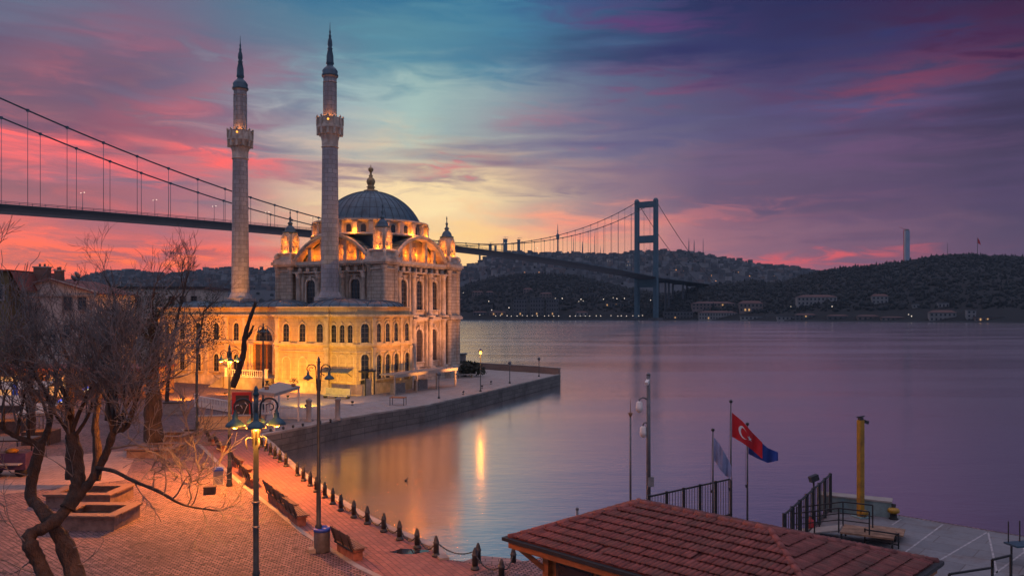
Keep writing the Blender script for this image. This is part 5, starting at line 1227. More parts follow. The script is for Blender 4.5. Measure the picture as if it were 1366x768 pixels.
# ------------------------------------------------------------------ planters
def planter(px, py, wpx, label, rz, dep=1.9, h=.48):
    p = G(px, py); wd_ = wpx*p.y/F; o = thing('planter', label, 'planter', p, rz); w_ = .28
    mb = MB()
    for c, s_ in (((0,0,h/2),(wd_,w_,h)),((0,dep-w_,h/2),(wd_,w_,h)),((-wd_/2+w_/2,(dep-w_)/2,h/2),(w_,dep-2*w_,h)),((wd_/2-w_/2,(dep-w_)/2,h/2),(w_,dep-2*w_,h))): mb.box(c, s_)
    mb.build('wall', pm('planter_stone', (.17,.12,.105), .85, .4, 3, .4), o)
    mb = MB(); q = w_+.22
    for c, s_ in (((0,0,h+.04),(wd_+.16,q,.08)),((0,dep-w_,h+.04),(wd_+.16,q,.08)),((-wd_/2+w_/2,(dep-w_)/2,h+.04),(q,dep-w_-q,.08)),((wd_/2-w_/2,(dep-w_)/2,h+.04),(q,dep-w_-q,.08))): mb.box(c, s_)
    mb.build('seat_rim', M['wood'], o)
    mb = MB(); mb.box((0,(dep-w_)/2,h*.35), (wd_-2*w_+.02,dep-2*w_+.02,h*.5)); mb.build('soil', M['soil'], o)
    return o
planter(113,706,84,'square stone planter with slatted rim beside the big leaning tree, nearer of two',-.02,2.2,.55); planter(106,676,86,'square stone planter just beyond the nearer one by the leaning trunks',-.02,2.2,.55)
planter(199,610,58,'stone planter around the ivy-clad tree trunk',-.02,2.4); planter(222,592,42,'stone planter directly behind the ivy-clad trunk',-.02,2.2)

# ------------------------------------------------------------------ bare trees
class Tree:
    def __init__(s, seed, maxl, rmin=.009, thr=.055): s.T, s.W = MB(), MB(); s.r = random.Random(seed); s.maxl = maxl; s.rmin = rmin; s.thr = thr; s.pts = []
    def limb(s, pts, rads, n=9):
        # smooth an authored limb and roughen it
        P = [Vector(p) for p in pts]; out, ro = [], []
        for i in range(len(P)-1):
            p0, p1, p2, p3 = P[max(i-1,0)], P[i], P[i+1], P[min(i+2,len(P)-1)]
            for k in range(4):
                t = k/4; out.append(.5*((2*p1)+(p2-p0)*t+(2*p0-5*p1+4*p2-p3)*t*t+(3*p1-p0-3*p2+p3)*t**3)); ro.append((rads[i]+(rads[i+1]-rads[i])*t)*s.r.uniform(.86,1.16))
        out.append(P[-1]); ro.append(rads[-1]); s.T.tube(out, ro, n); s.pts += out
    def grow(s, p, d, L, r, lvl, up=.12, wig=.3, spread=.75, dens=1.0):
        R = s.r; n = 5 if lvl < 2 else 4 if lvl < 4 else 3
        d = Vector(d).normalized(); pts, rad, ds = [Vector(p)], [r], [d]
        for i in range(n):
            d = (d+Vector((R.gauss(0,1),R.gauss(0,1),R.gauss(0,1)))*wig/n**.5*.9+Vector((0,0,up/n))).normalized()
            pts.append(pts[-1]+d*L/n); rad.append(max(s.rmin*.8, r*(1-.5*(i+1)/n))); ds.append(d)
        thick = r > s.thr
        (s.T if thick else s.W).tube(pts, rad, 7 if thick else 4 if r > .02 else 3, cap=False)
        if lvl >= s.maxl: return
        k = max(2, int(round(R.uniform(2.2, 4.4)*dens)))
        for j in range(k):
            i = n if j == 0 else R.randint(max(1, n//3), n)
            ax = Vector((R.gauss(0,1),R.gauss(0,1),R.gauss(0,1))).cross(ds[i]).normalized()
            nd = (ds[i]+ax*R.uniform(.35,1.0)*spread*(.4 if j == 0 else 1)).normalized()
            s.grow(pts[i], nd, L*R.uniform(.58,.86), max(s.rmin, rad[i]*R.uniform(.5,.75)), lvl+1, up, wig, spread, dens)
    def done(s, label, loc, twig=None, bark=None, name='bare_tree', group=None):
        o = thing(name, label, 'tree', loc, 0, group)
        s.T.build('trunk', bark or M['bark'], o, True); s.W.build('crown', twig or M['twig'], o, True); return o
def limbpx(T, pts, rads, k=1.0): T.limb([W(px, py, d) for px, py, d in pts], [r*k for r in rads])
def sprout(T, px, py, d, px2, py2, d2, L, r, lvl=1, **k):
    a, b_ = W(px, py, d), W(px2, py2, d2); T.grow(a, b_-a, L, r, lvl, **k)
# the big leaning tree
T = Tree(11, 5, .0125)
limbpx(T, [(112,820,24.5),(102,772,25),(90,735,25.3),(80,712,25.5)], [.50,.42,.40,.36], .70)
limbpx(T, [(84,722,25.4),(66,694,25.6),(51,674,25.8),(41,662,26),(44,632,26.2),(51,606,26.3),(54,592,26.4)], [.30,.29,.27,.28,.25,.24,.22], .70)
limbpx(T, [(72,800,24.3),(60,768,24.6),(50,745,24.7),(41,728,24.6),(38,716,24.7),(48,708,24.9),(62,702,25),(80,688,25.3),(96,668,25.7)], [.36,.33,.31,.30,.27,.27,.28,.28,.26], .70)
limbpx(T, [(90,678,25.5),(102,655,25.8),(104,632,26),(101,606,26.2),(95,578,26.4)], [.34,.33,.32,.30,.26], .70)
limbpx(T, [(94,672,25.6),(112,652,25.8),(126,634,26),(136,616,26.1),(144,598,26.2),(150,578,26.2)], [.24,.22,.2,.19,.17,.17], .70)
limbpx(T, [(150,578,26.2),(157,573,26.1),(164,574,26)], [.16,.14,.10], .70)
limbpx(T, [(54,594,26.4),(38,588,26.3),(22,582,26.2),(6,573,26)], [.17,.15,.12,.09], .70); limbpx(T, [(54,594,26.4),(62,580,26.6),(66,563,26.8),(68,548,27)], [.19,.17,.14,.11], .70)
limbpx(T, [(130,624,26),(152,628,25.2),(180,642,24.4),(212,655,23.6),(245,673,22.9),(292,681,22.2)], [.075,.065,.055,.045,.035,.018])
for a in ((6,573,26,-30,520,26,1.7,.07),(6,573,26,-10,480,25.6,1.6,.06),(22,582,26.2,20,500,27,1.9,.065),(38,588,26.3,60,470,26,1.9,.06),(68,548,27,60,430,27,2.2,.085),(68,548,27,110,440,26,2.1,.075),(66,563,26.8,20,450,27.4,2.0,.06),
          (95,578,26.4,90,430,26,2.2,.09),(95,578,26.4,140,450,27,2.1,.085),(98,592,26.3,50,470,25,2.0,.07),(97,585,26.3,130,480,25.4,1.9,.07),(150,578,26.2,170,440,26.6,2.1,.08),(164,574,26,230,480,26,2.2,.07),(164,574,26,215,520,25,2.0,.06),(157,573,26.1,200,440,27.5,2.1,.065),(144,598,26.2,220,560,25.6,2.1,.05),(150,580,26.2,120,470,25.2,1.8,.06),(164,574,26,190,470,25.5,1.9,.06)):
    sprout(T, *a[:6], a[6]*.86, a[7], up=.2, wig=.34, spread=.85, dens=1.08)
for a in ((205,652,23.8,225,600,23.2,1.0,.026,2),(230,665,23.2,262,600,22.3,1.15,.030,2),(250,674,22.8,300,600,21.9,1.15,.028,2),(270,678,22.5,310,640,21.4,.8,.02,2),(285,681,22.3,322,668,21.4,.7,.02,2),(270,678,22.5,285,730,22,.7,.018,3),(180,642,24.4,200,690,24,.7,.02,3),(255,675,22.8,270,620,21.6,1.0,.024,2),(218,660,23.4,245,610,22.6,.9,.022,2)):
    sprout(T, *a, up=.08, wig=.4, spread=.9)
for a in ((41,728,24.6,-10,690,24,1.1,.03,3),(60,768,24.6,0,745,24,1.2,.03,3),(88,733,25.3,150,700,24.6,1.0,.022,4),(50,745,24.7,-5,770,24.4,1.0,.025,3),(95,755,25,150,740,24.4,.9,.02,4),(45,633,26.2,10,640,25.6,1.0,.03,3),(104,640,26,85,610,25,1.0,.03,3)):
    sprout(T, *a, up=.05, wig=.4)
T.done('large leaning bare tree with two crossing crooked trunks at the plaza corner', G(108,785), M['twigpale'])
def leafclump(mb, c, r, n, R, s0=.10, flat=1.0):
    for i in range(n):
        v = Vector((R.gauss(0,1),R.gauss(0,1),R.gauss(0,1)*flat)); v = v.normalized()*r*R.random()**.45
        u = Vector((R.gauss(0,1),R.gauss(0,1),R.gauss(0,1))).normalized(); w_ = u.orthogonal().normalized(); s_ = s0*R.uniform(.6,1.3); p = Vector(c)+v
        mb.add([p-u*s_, p-w_*s_*.6, p+u*s_, p+w_*s_*.6], [(0,1,2,3)])
# ivy-clad tree in its planter
def big_tree(seed, px, yb, rb, path, label, sprouts, ivy=(), maxl=5, up=.2, dens=.88, rmin=.012, name='bare_tree', ivyn=260):
    g = G(px, yb, 1.9); d = g.y; T = Tree(seed, maxl, rmin)
    pts = [(px, yb, d)]+[(x, y, d+dd) for x, y, dd in path]; k = len(pts)
    limbpx(T, pts, [rb*(1-.55*i/(k-1)) for i in range(k)])
    for (x, y, dd, x2, y2, d2, L, r) in sprouts: sprout(T, x, y, d+dd, x2, y2, d+d2, L*.62, r*.85, up=up, dens=dens, wig=.32)
    o = T.done(label, (g.x, g.y, 1.5), name=name)
    if ivy:
        mb = MB(); R = random.Random(seed)
        for x, y, dd, r in ivy: leafclump(mb, W(x, y, d+dd), r*1.1, int(ivyn*.55*r*r)+30, R, .07)
        mb.build('ivy_foliage', M['ivy'], o, True)
    return o
big_tree(21, 206, 592, .62, [(204,560,0),(205,530,0),(203,495,0),(206,460,.2),(204,425,.3)], 'ivy-clad bare tree with a broad striped trunk rising from its planter',
   [(204,425,.3,190,340,0,3.4,.16),(204,430,.3,250,360,1,3.6,.16),(205,460,.2,160,390,-1,3.6,.14),(205,470,0,265,400,-1,3.8,.14),(203,495,0,255,440,-2,3.6,.11),(203,495,0,150,430,1,3.4,.11),(205,515,0,280,470,1,3.2,.09),(205,515,0,140,470,-2,3.0,.09),(204,440,.3,215,350,2,3.2,.13)],
   [(206,430,0,1.5),(200,460,-.3,1.5),(209,490,0,1.2),(190,415,.5,1.5),(222,420,0,1.5),(180,440,0,1.3),(236,440,-.5,1.3),(204,520,0,.9),(215,400,0,1.2)], dens=.72)
big_tree(22, 264, 560, .10, [(262,520,0),(263,480,0),(268,440,0),(272,415,0)], 'slender tree with dark evergreen clumps before the orange mosque wall',
   [(268,440,0,235,400,1,2.4,.07),(272,415,0,300,380,0,2.6,.07),(270,430,0,255,370,1,2.4,.06),(263,480,0,230,450,-1,2.2,.05),(265,460,0,300,440,0,2.0,.045)],
   [(281,416,0,1.15),(284,438,0,1.2),(272,450,0,1.3),(262,432,0,1.0),(256,455,0,1.2),(283,452,0,.9),(277,402,0,.8),(246,462,0,1.0)], maxl=4)
big_tree(23, 150, 560, .5, [(150,520,0),(152,480,0),(148,440,0),(155,405,0)], 'bushy dark tree covered in ivy before the flat-roofed building',
   [(155,405,0,150,340,0,3.4,.13),(150,430,0,110,370,1,3.4,.12),(152,430,0,190,370,-1,3.4,.12),(152,470,0,100,430,0,3.2,.1),(152,470,0,200,430,2,3.2,.1)],
   [(150,420,0,2.0),(165,440,0,2.0),(140,450,0,1.9),(158,480,0,1.7),(175,410,0,1.6),(185,470,1,1.4),(150,400,0,1.3),(172,388,0,1.0),(130,480,0,1.2)])
big_tree(24, 96, 638, .30, [(95,600,0),(94,560,0),(92,520,0),(95,485,0)], 'straight bare tree behind the crossing trunks',
   [(95,485,0,80,400,0,3.0,.11),(95,490,0,130,420,1,3.0,.1),(93,510,0,50,440,-1,2.8,.09),(92,520,0,140,470,0,2.6,.08),(94,545,0,60,490,1,2.4,.06)])
big_tree(25, 128, 640, .24, [(130,600,0),(127,565,0),(132,530,0),(130,500,0)], 'thin bare tree between the two pairs of planters',
   [(130,500,0,120,430,0,2.6,.08),(131,515,0,165,450,1,2.6,.08),(128,540,0,95,480,-1,2.4,.06),(131,525,0,175,500,0,2.2,.05)])
big_tree(26, 40, 590, .34, [(42,550,0),(40,510,0),(44,470,0)], 'bare tree among the market stalls',
   [(44,470,0,20,400,0,3.0,.11),(44,475,0,70,400,1,3.0,.1),(42,500,0,0,450,-1,2.8,.08),(41,510,0,85,450,0,2.8,.08)])
big_tree(27, 222, 545, .17, [(225,500,0),(232,450,0),(240,410,0),(246,385,0)], 'tall bare tree whose twigs rise against the red sky',
   [(246,385,0,265,320,0,2.6,.10),(246,390,0,215,335,1,2.8,.09),(240,410,0,290,350,-1,3.0,.09),(240,405,0,200,350,0,2.8,.08),(234,440,0,285,395,0,2.6,.07),(246,388,0,240,330,0,2.4,.08)], maxl=5, rmin=.012, dens=1.0)
big_tree(29, -70, 640, .4, [(-68,560,0),(-66,460,0),(-60,380,0)], 'bare tree outside the frame edge whose tips reach into the sky',
   [(-60,380,0,-20,320,0,2.5,.06),(-60,385,0,-40,300,0,2.2,.07),(-64,420,0,-10,390,0,2.3,.06),(-60,380,0,-90,300,0,2.2,.07)], maxl=5)
# pruned stump tree in front of the mosque
T = Tree(31, 3, .012); d = 74
limbpx(T, [(310,516,d),(318,495,d),(325,470,d),(326,452,d),(331,432,d),(338,412,d),(341,403,d)], [.36,.30,.26,.23,.19,.16,.13]); limbpx(T, [(326,454,d),(333,446,d),(338,434,d)], [.15,.12,.09])
for a in ((325,470,d,290,455,d,1.2,.03),(318,495,d,295,480,d,1.0,.03),(326,452,d,345,425,d,.8,.02)): sprout(T, *a)
T.done('pruned bare tree stump leaning before the orange mosque front', (W(310,516,d).x, d, 1.5), name='pruned_tree')
# low hedge and street box near the fence
o = thing('utility_cabinet', 'dark low cabinet on the paving behind the planters', 'cabinet', G(232,552), .2); mb = MB(); mb.box((0,0,.5), (1.6,.7,1.0)); mb.build('casing', M['grey'], o); mb = MB(); mb.box((0,0,1.04), (1.75,.85,.08)); mb.build('lid', M['iron'], o)
o = thing('low_wall', 'low pale wall lit orange at the end of the plaza before the fence', 'wall', G(308,572), .1); mb = MB(); mb.box((0,0,.5), (5.0,.4,1.0)); mb.build('body', M['plaster'], o); mb = MB(); mb.box((0,0,1.04), (5.2,.55,.1)); mb.build('coping', M['concrete'], o)

# ------------------------------------------------------------------ kiosk with tiled hip roof
DE = 6.0; DRr = 5.16; r_ = Vector((.7071,-.7071,0)); n_ = Vector((.7071,.7071,0))
kr0, kr1, kn0, kn1 = -15.11, -6.31, 14.97, 20.84
EZ, RZ = CH-DE-.02, CH-DRr-.06
def K(r, n, z): return r_*r+n_*n+Vector((0,0,z))
ki = thing('kiosk', 'orange wooden kiosk with red tiled hip roof at the water edge', 'kiosk', (*xy(K((kr0+kr1)/2, (kn0+kn1)/2, 0)), 1.5), atan2(r_.y, r_.x))
HL, HW = (kr1-kr0)/2, (kn1-kn0)/2; ze, zr = EZ-1.5, RZ-1.5     # local: x along the ridge, y to the far side
ov = .55
mb = MB(); mb.box((0,0,ze/2-.1), (2*(HL-ov-.25), 2*(HW-ov-.25), ze-.2)); mb.build('wall', M['orange'], ki)
for sy in (-1, 1):
    for k in range(5):
        x = -HL+ov+1.1+k*(2*HL-2*ov-2.2)/4; y = sy*(HW-ov-.25)
        mb = MB(); mb.box((x,y,1.7),(1.25,.09,1.5)); f = mb.build('window', M['darkwood'], ki); mb = MB(); mb.box((x,y+sy*.03,1.7),(1.05,.06,1.3)); mb.build('pane', M['glass'], f)
for sx in (-1, 1):
    for k in range(2): mb = MB(); mb.box((sx*(HL-ov-.25),-.75+1.5*k,1.7),(.09,1.0,1.5)); f = mb.build('window', M['darkwood'], ki); mb = MB(); mb.box((sx*(HL-ov-.22),-.75+1.5*k,1.7),(.06,.82,1.3)); mb.build('pane', M['glass'], f)
for sx in (-1, 1):
    for sy in (-1, 1): mb = MB(); mb.box((sx*(HL-ov-.2),sy*(HW-ov-.2),ze/2),(.2,.2,ze-.1)); mb.bar((sx*(HL-ov-.2),sy*(HW-ov-.2),ze-.9),(sx*(HL-.1),sy*(HW-.1),ze-.15),.09,.12); mb.build('corner_post', M['orange'], ki)
mb = MB()
for sy in (-1, 1): mb.box((0,sy*(HW-.03),ze-.13),(2*HL,.06,.26))
for sx in (-1, 1): mb.box((sx*(HL-.03),0,ze-.13),(.06,2*HW-.12,.26))
mb.build('fascia', M['orange'], ki)
mb = MB(); mb.box((0,0,ze-.28),(2*HL-.16,2*HW-.16,.04)); mb.build('soffit', M['orange'], ki)
gt = MB()
for sy in (-1, 1): gt.box((0,sy*(HW+.06),ze-.02),(2*HL+.24,.14,.09))
for sx in (-1, 1): gt.box((sx*(HL+.06),0,ze-.02),(.14,2*HW-.02,.09))
gt.build('gutter', M['iron'], ki)
# tiles: real rows of barrel tiles on each of the four slopes
xa, xb = -2.19, 1.58                                       # ridge ends
rise_ = zr-ze; pit = atan2(rise_, HW)
base_ = MB(); base_.add([(-HL,-HW,ze),(HL,-HW,ze),(HL,HW,ze),(-HL,HW,ze),(xa,0,zr),(xb,0,zr)], [(0,1,5,4),(1,2,5),(2,3,4,5),(3,0,4)]); roof = base_.build('roof', M['clayroof3'], ki)
def slope_tiles(ox, oy, ux, uy, length, e0, e1, t0, t1, vx, vy, name):
    """eave runs along u from e0 to e1, slope climbs along v for `length` metres (in plan) while narrowing to t0..t1"""
    RW, TW = .36, .135; rows = int(length/RW)+1; mb = MB(); RR = random.Random(5)
    for i in range(rows):
        v0, v1 = i*length/rows, min((i+1.12)*length/rows, length)
        g_ = (v0*.4+v1*.6)/length; lo, hi = e0+(t0-e0)*g_, e1+(t1-e1)*g_
        for j in range(int(lo/TW), int(hi/TW)+1):
            if RR.random() < .006: continue
            uc = j*TW+RR.uniform(-.008,.008); m_ = RR.choice((0,0,0,1,2)); lift = .03+RR.uniform(-.007,.008)
            vs = []
            for (v, dz_2) in ((v0, lift+.045), (v1, lift-.02)):
                for q in range(5):
                    a = pi*q/4; u = uc+.46*TW*cos(a); z = ze+v/length*rise_+dz_2+.03*sin(a)
                    vs.append((ox+ux*u+vx*v, oy+uy*u+vy*v, z))
            fs = [(q, q+1, 6+q, 5+q) for q in range(4)]+[(4,3,2,1,0)]
            mb.add(vs, fs, m_, True)
    o = mb.build(name, [M['clayroof'], M['clayroof2'], M['clayroof3']], roof)
slope_tiles(0,-HW,1,0,HW,-HL,HL,xa,xb,0,1,'roof_tile'); slope_tiles(0,HW,1,0,HW,-HL,HL,xa,xb,0,-1,'roof_tile')
slope_tiles(HL,0,0,1,HL-xb,-HW,HW,0,0,-1,0,'roof_tile'); slope_tiles(-HL,0,0,1,HL+xa,-HW,HW,0,0,1,0,'roof_tile')
def caps(p, q, name):
    p, q = Vector(p), Vector(q); d = q-p; n = max(2, int(d.length/.33)); mb = MB(); RR = random.Random(int(p.x*10))
    for k in range(n):
        a = p+d*k/n; b_ = p+d*(k+1.12)/n; mb.tube([a+Vector((0,0,.01)), b_+Vector((0,0,-.005))], [.10,.085], 8, RR.choice((0,0,1,2)))
    mb.build(name, [M['clayroof2'], M['clayroof'], M['clayroof3']], roof)
for sx in (-1, 1):
    for sy in (-1, 1): caps((sx*HL,sy*HW,ze),(xb if sx > 0 else xa,0,zr),'ridge_tile')
caps((xa,0,zr),(xb,0,zr),'ridge_tile')

# ------------------------------------------------------------------ poles, flags, fences by the kiosk
def fence(p, q, h, label, posts=5, bars=30, mesh=False):
    p, q = Vector(p), Vector(q); d = q-p; o = thing('metal_fence', label, 'fence', p)
    mb = MB()
    for z in (h-.02, .15): mb.bar(p+Vector((0,0,z)), q+Vector((0,0,z)), .06, .06)
    mb.build('rail', M['iron'], o, True)
    mb = MB()
    for k in range(bars+1): mb.bar(p+d*k/bars+Vector((0,0,.15)), p+d*k/bars+Vector((0,0,h-.03)), .022, .022)
    mb.build('bar_lattice', M['iron'], o, True)
    for k in range(posts+1):
        a = p+d*k/posts; mb = MB(); mb.bar(a+Vector((0,0,-.02)), a+Vector((0,0,h+.04)), .11, .11); mb.build('post', M['iron'], o, True)
fence((5.45,31.6,1.5),(9.62,34.95,1.5),1.72,'dark metal fence with upright bars behind the kiosk roof ridge',5,30)
fence((9.85,28.75,1.5),(14.38,35.9,1.5),1.72,'dark metal fence along the pier edge beside the floodlight pole',7,27)
def pole(px, yt, d, label, r=.045, name='flagpole', ball=True):
    p = Vector(((px-CX)/F*d, d, 1.5)); h = CH+(HY-yt)*d/F-1.5; o = thing(name, label, 'flagpole' if 'flag' in name else 'pole', p)
    mb = MB(); mb.tube([(0,0,0),(0,0,h*.5),(0,0,h)], [r,r*.85,r*.6], 8); mb.build('pole', M['steel'], o)
    if ball: mb = MB(); mb.lathe([(.02,h-.02),(.075,h+.03),(.075,h+.09),(.02,h+.13)], (0,0,0), 10); mb.build('finial', M['iron'], o)
    mb = MB(); mb.tube([(-.09,0,1.5),(-.085,0,h*.6),(-.03,-.04,h-.1)], .006, 3); mb.box((-.04,0,1.5),(.08,.03,.12)); mb.build('halyard', M['iron'], o)
    return p, h
pole(951, 575, 33.4, 'shortest flagpole, carrying the pale flag, behind the kiosk roof'); pole(975, 537, 33.8, 'tallest flagpole, carrying the red flag, at the fence end'); pole(997, 567, 34.4, 'flagpole carrying the blue flag, beside the tallest one')
def flag(px0, y0, y1, d, tips, mat, label, emblem=None):
    """hoist from y0 to y1; tips = [(px, ytop, ybottom)] along the fly; cloth waves in depth"""
    st = [(px0, y0, y1)]+tips; NX, NY = 28, 10; vs = []
    def at(u, v):
        s_ = u*(len(st)-1); i = min(int(s_), len(st)-2); t = s_-i; t = t*t*(3-2*t)*.35+t*.65
        px = st[i][0]+(st[i+1][0]-st[i][0])*t; a = st[i][1]+(st[i+1][1]-st[i][1])*t; b_ = st[i][2]+(st[i+1][2]-st[i][2])*t
        return W(px, a+(b_-a)*v, d+.16*sin(u*9+v*1.2)*min(1,u*3)+.05*sin(u*21))
    for j in range(NX+1):
        for k in range(NY+1): vs.append(at(j/NX, k/NY))
    c = vs[0].copy(); o = thing('flag', label, 'flag', c)
    mb = MB(); fs = [(j*(NY+1)+k, (j+1)*(NY+1)+k, (j+1)*(NY+1)+k+1, j*(NY+1)+k+1) for j in range(NX) for k in range(NY)]
    mb.add(vs, fs, 0, True); mb.add([v+Vector((0,.012,0)) for v in vs], [f[::-1] for f in fs], 0, True); mb.build('cloth', mat, o, True)
    if emblem == 'crescent':
        mb = MB(); off = Vector((0,-.02,0)); A_ = []
        def cp_(u, v): return at(u, v)+off
        n = 22; out = [(.36+.155*cos(a), .5+.27*sin(a)) for a in [radians(38)+k*(2*pi-radians(76))/n for k in range(n+1)]]
        inn = [(.40+.125*cos(a), .5+.215*sin(a)) for a in [radians(46)+k*(2*pi-radians(92))/n for k in range(n+1)]]
        mb.add([cp_(*p) for p in out]+[cp_(*p) for p in inn], [(k, k+1, n+2+k, n+1+k) for k in range(n)]); mb.build('crescent', M['whitecloth'], o, True)
        mb = MB(); s_ = [(.56+(.075 if k % 2 == 0 else .03)*cos(pi+k*pi/5), .5+(.135 if k % 2 == 0 else .054)*sin(pi+k*pi/5)) for k in range(10)]
        mb.add([cp_(*p) for p in s_]+[cp_(.56,.5)], [(k, (k+1) % 10, 10) for k in range(10)]); mb.build('star', M['whitecloth'], o, True)
    if emblem == 'stripe':
        mb = MB(); off = Vector((0,-.02,0)); mb.add([at(u,v)+off for u in (.12,.22,.32) for v in (.40,.52)], [(0,2,3,1),(2,4,5,3)]); mb.build('emblem', M['whitecloth'], o, True)
flag(976.5, 550, 582, 33.8, [(990,561,590),(1004,577,600),(1017,590,612)], M['redflag'], 'red flag with white crescent and star on the tallest pole', 'crescent')
flag(998.5, 577, 605, 34.4, [(1010,585,611),(1024,597,617),(1038,603,614)], M['blueflag'], 'dark blue flag with a small white mark drooping below the red one', 'stripe')
flag(952.5, 583, 613, 33.4, [(960,592,625),(968,606,634),(976,622,640)], M['paleflag'], 'pale blue flag hanging limp on the shortest pole')
# camera mast
d = 33.0; p = Vector(((865-CX)/F*d, d, 1.5)); h = CH+(HY-500)*d/F-1.5
cm_ = thing('camera_mast', 'tall grey mast with three surveillance cameras behind the kiosk roof', 'camera mast', p)
mb = MB(); mb.tube([(0,0,0),(0,0,h)], [.1,.08], 10); mb.lathe([(.09,h),(.1,h+.03),(.02,h+.1)], (0,0,0), 10); mb.build('pole', M['steel'], cm_)
for z, x, l in ((CH+(HY-533)*d/F-1.5, -.38, 0),(CH+(HY-566)*d/F-1.5, -.22, 1)):
    mb = MB(); mb.tube([(0,0,z),(x*.6,0,z+.1),(x,0,z+.02),(x,0,z-.1)], .03, 8); mb.build('bracket', M['steel'], cm_)
    mb = MB(); mb.lathe([(.06,-.06),(.13,-.12),(.14,-.3),(.15,-.32),(.14,-.42),(.09,-.5),(.02,-.54)], (x,0,z), 14); mb.build('dome_camera', M['white'], cm_)
mb = MB(); mb.bar((0,0,h-.22),(-.14,-.3,h-.34),.13,.14); mb.build('box_camera', M['white'], cm_)
mb = MB(); mb.box((.09,0,1.0+1.0),(.25,.2,.4)); mb.build('junction_box', M['grey'], cm_)
d = 32.6; p = Vector(((841-CX)/F*d, d, 1.5)); h = CH+(HY-556)*d/F-1.5
an = thing('antenna_mast', 'thin antenna mast with a small funnel top left of the camera mast', 'antenna', p)
mb = MB(); mb.tube([(0,0,0),(0,0,h)], [.05,.035], 8)
for k in range(5): mb.lathe([(.045,0),(.06,.02),(.045,.04)], (0,0,h*(.45+.12*k)), 8)
mb.build('pole', M['steel'], an); mb = MB(); mb.lathe([(.03,h),(.1,h+.16),(.09,h+.18),(.02,h+.17),(.012,h+.55),(.006,h+.75)], (0,0,0), 8); mb.build('funnel', M['rust'], an)
p = W(770,678,31.5); o = thing('vent_pipe', 'short thin grey pipe sticking up behind the kiosk eave', 'pipe', (p.x,p.y,1.2)); mb = MB(); mb.tube([(0,0,0),(0,0,p.z-1.2)],.05,8); mb.build('pipe', M['steel'], o); mb = MB(); mb.lathe([(.06,p.z-1.25),(.07,p.z-1.2),(.02,p.z-1.14)],(0,0,0),8); mb.build('cap', M['steel'], o)
d = 33.2; p = Vector(((1085.5-CX)/F*d, d, 1.5)); h = CH+(HY-640)*d/F-1.5
o = thing('floodlight_pole', 'thin pole with a dark floodlight beside the pier fence', 'floodlight', p)
mb = MB(); mb.tube([(0,0,-1.8),(0,0,h)],.04,8); mb.build('pole', M['iron'], o)
mb = MB(Matrix.Translation((0,0,h+.08)) @ Matrix.Rotation(.25,4,'Z') @ Matrix.Rotation(-.3,4,'Y')); mb.box((0,0,0),(.38,.2,.24)); mb.build('lamp_head', M['iron'], o)
# yellow post
d = 35.0; p = Vector(((1148-CX)/F*d, d, 1.5)); h = CH+(HY-560)*d/F-1.5
yp = thing('yellow_post', 'tall square yellow steel post at the pier corner', 'post', p, .35)
mb = MB(); mb.box((0,0,h/2),(.225,.225,h)); mb.build('shaft', M['yellow'], yp)
mb = MB(); mb.box((0,0,h+.06),(.16,.16,.12)); mb.bar((-.2,0,h+.13),(.2,0,h+.16),.06,.05); mb.bar((.1,0,h-.02),(.42,-.02,h-.14),.06,.14); mb.build('beacon_bracket', M['iron'], yp)
mb = MB(); mb.tube([(0,-.2,.24),(0,-.3,.24)],.15,14); mb.build('hub', M['yellow'], yp)
mb = MB(); mb.box((0,0,.03),(.6,.6,.06)); mb.build('base_plate', M['mint'], yp)
# low mint block, mooring bollard, ramps
o = thing('pier_block', 'low mint green concrete block behind the yellow post', 'concrete block', (15.5,35.9,1.5), radians(-28))
mb = MB(); mb.box((0,0,.33),(3.0,.7,.66)); mb.build('body', M['mint'], o); mb = MB(); mb.box((0,0,.69),(3.05,.76,.07)); mb.build('coping', M['concrete'], o); mb = MB(); mb.tube([(1.52,-.25,.1),(1.56,-.25,.6)],.12,8); mb.build('fender', M['rubber'], o)
o = thing('mooring_bollard', 'squat mooring bollard with yellow top at the pier edge', 'bollard', G(1192,692))
mb = MB(); mb.lathe([(.2,0),(.2,.04),(.14,.07),(.13,.26)],(0,0,0),14); mb.build('base', M['rubber'], o); mb = MB(); mb.lathe([(.13,.25),(.24,.31),(.25,.4),(.2,.47),(.02,.48)],(0,0,0),14); mb.build('head', M['yellow'], o)
rp = thing('boarding_ramp', 'rusty plated boarding platform with black handrails before the yellow post', 'ramp', G(1150,724), radians(-30))
mb = MB(); mb.box((.2,.2,.42),(1.9,1.3,.07)); mb.build('platform', M['rust'], rp)
mb = MB(); mb.box((.75,1.3,.28),(1.3,1.1,.06)); mb.build('ramp_plate', M['rust'], rp)
mb = MB(); mb.add([(-2.6,-.2,.02),(-.8,-.2,.44),(-.8,.8,.44),(-2.6,.8,.02),(-2.6,-.2,-.0),(-.8,-.2,.38),(-.8,.8,.38),(-2.6,.8,0)],[(0,1,2,3),(7,6,5,4),(0,4,5,1),(2,6,7,3)]); mb.build('slope_plate', M['concrete'], rp)
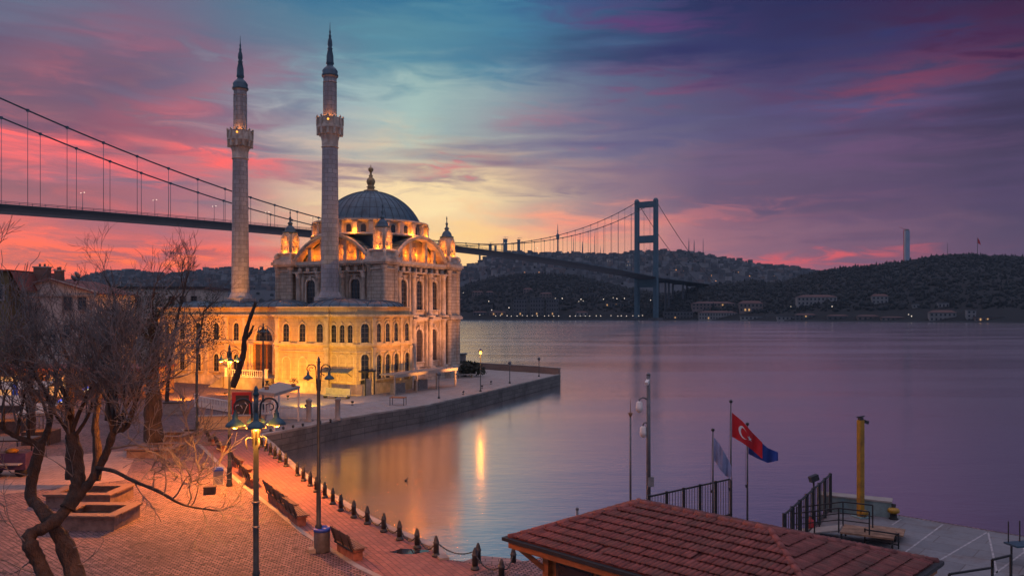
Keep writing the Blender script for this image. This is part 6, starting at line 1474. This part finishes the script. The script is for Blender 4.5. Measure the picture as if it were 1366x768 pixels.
for y in (-.38, .82):
    mb = MB(); P = [(-2.6,y,.9),(-.8,y,1.35),(.3,y,1.35)]
    for a, c in zip(P, P[1:]): mb.bar(a, c, .045, .045)
    for a, c in zip([(-2.6,y,.45),(-.8,y,.9),(.3,y,.9)], [(-.8,y,.9),(.3,y,.9)]): mb.bar(a, c, .035, .035)
    for x, z in ((-2.6,.9),(-1.7,1.12),(-.8,1.35),(.3,1.35)): mb.bar((x,y,z-.95),(x,y,z),.05,.05)
    mb.build('handrail', M['iron'], rp)
for sx in (-.7, 1.1):
    for sy in (-.4, .8): mb = MB(); mb.box((sx,sy,.19),(.07,.07,.38)); mb.build('leg', M['iron'], rp)
o = thing('low_gate_frame', 'low black barrier frame on the pier deck beside the ramp', 'barrier', G(1176,728), radians(-35))
mb = MB()
for z in (.15, .55): mb.bar((-.6,0,z),(.6,0,z),.05,.05)
mb.build('rail', M['iron'], o)
for x in (-.6, .6): mb = MB(); mb.bar((x,0,0),(x,0,.6),.05,.05); mb.build('post', M['iron'], o)
o = thing('black_railing', 'black pipe railing cut off at the frame corner of the pier', 'railing', G(1345,790), radians(12))
mb = MB(); P = [(-2.2,0,.0),(-2.2,0,.75),(-.6,0,.85),(-.6,0,1.1),(.1,0,1.2)]
for a, c in zip(P, P[1:]): mb.bar(a, c, .06, .06)
mb.bar((-2.2,0,.4),(.6,0,.5),.045,.045); mb.build('rail', M['iron'], o)
for x, z in ((-.6,1.1),(.1,1.2)): mb = MB(); mb.bar((x,0,0),(x,0,z),.06,.06); mb.build('post', M['iron'], o)
o = thing('deck_table', 'dark small table edge with thin uprights at the very frame edge of the pier', 'table', G(1362,752), .2)
mb = MB(); mb.box((0,0,.72),(.9,.6,.06)); mb.build('table_top', M['lead'], o)
for x in (-.4, .4): mb = MB(); mb.bar((x,0,0),(x,0,.7),.05,.05); mb.bar((x*.6-.1,.2,.7),(x*.6-.1,.2,1.5),.03,.03); mb.build('leg', M['iron'], o)
o = thing('red_canister', 'small bright red canister beside the pier fence', 'canister', G(1081,708)); mb = MB(); mb.lathe([(.15,0),(.16,.03),(.16,.42),(.1,.5),(.05,.52),(.05,.58),(.02,.6)],(0,0,0),12); mb.build('body', M['redboard'], o); mb = MB(); mb.bar((0,-.05,.6),(0,.12,.62),.03,.03); mb.build('handle', M['iron'], o)
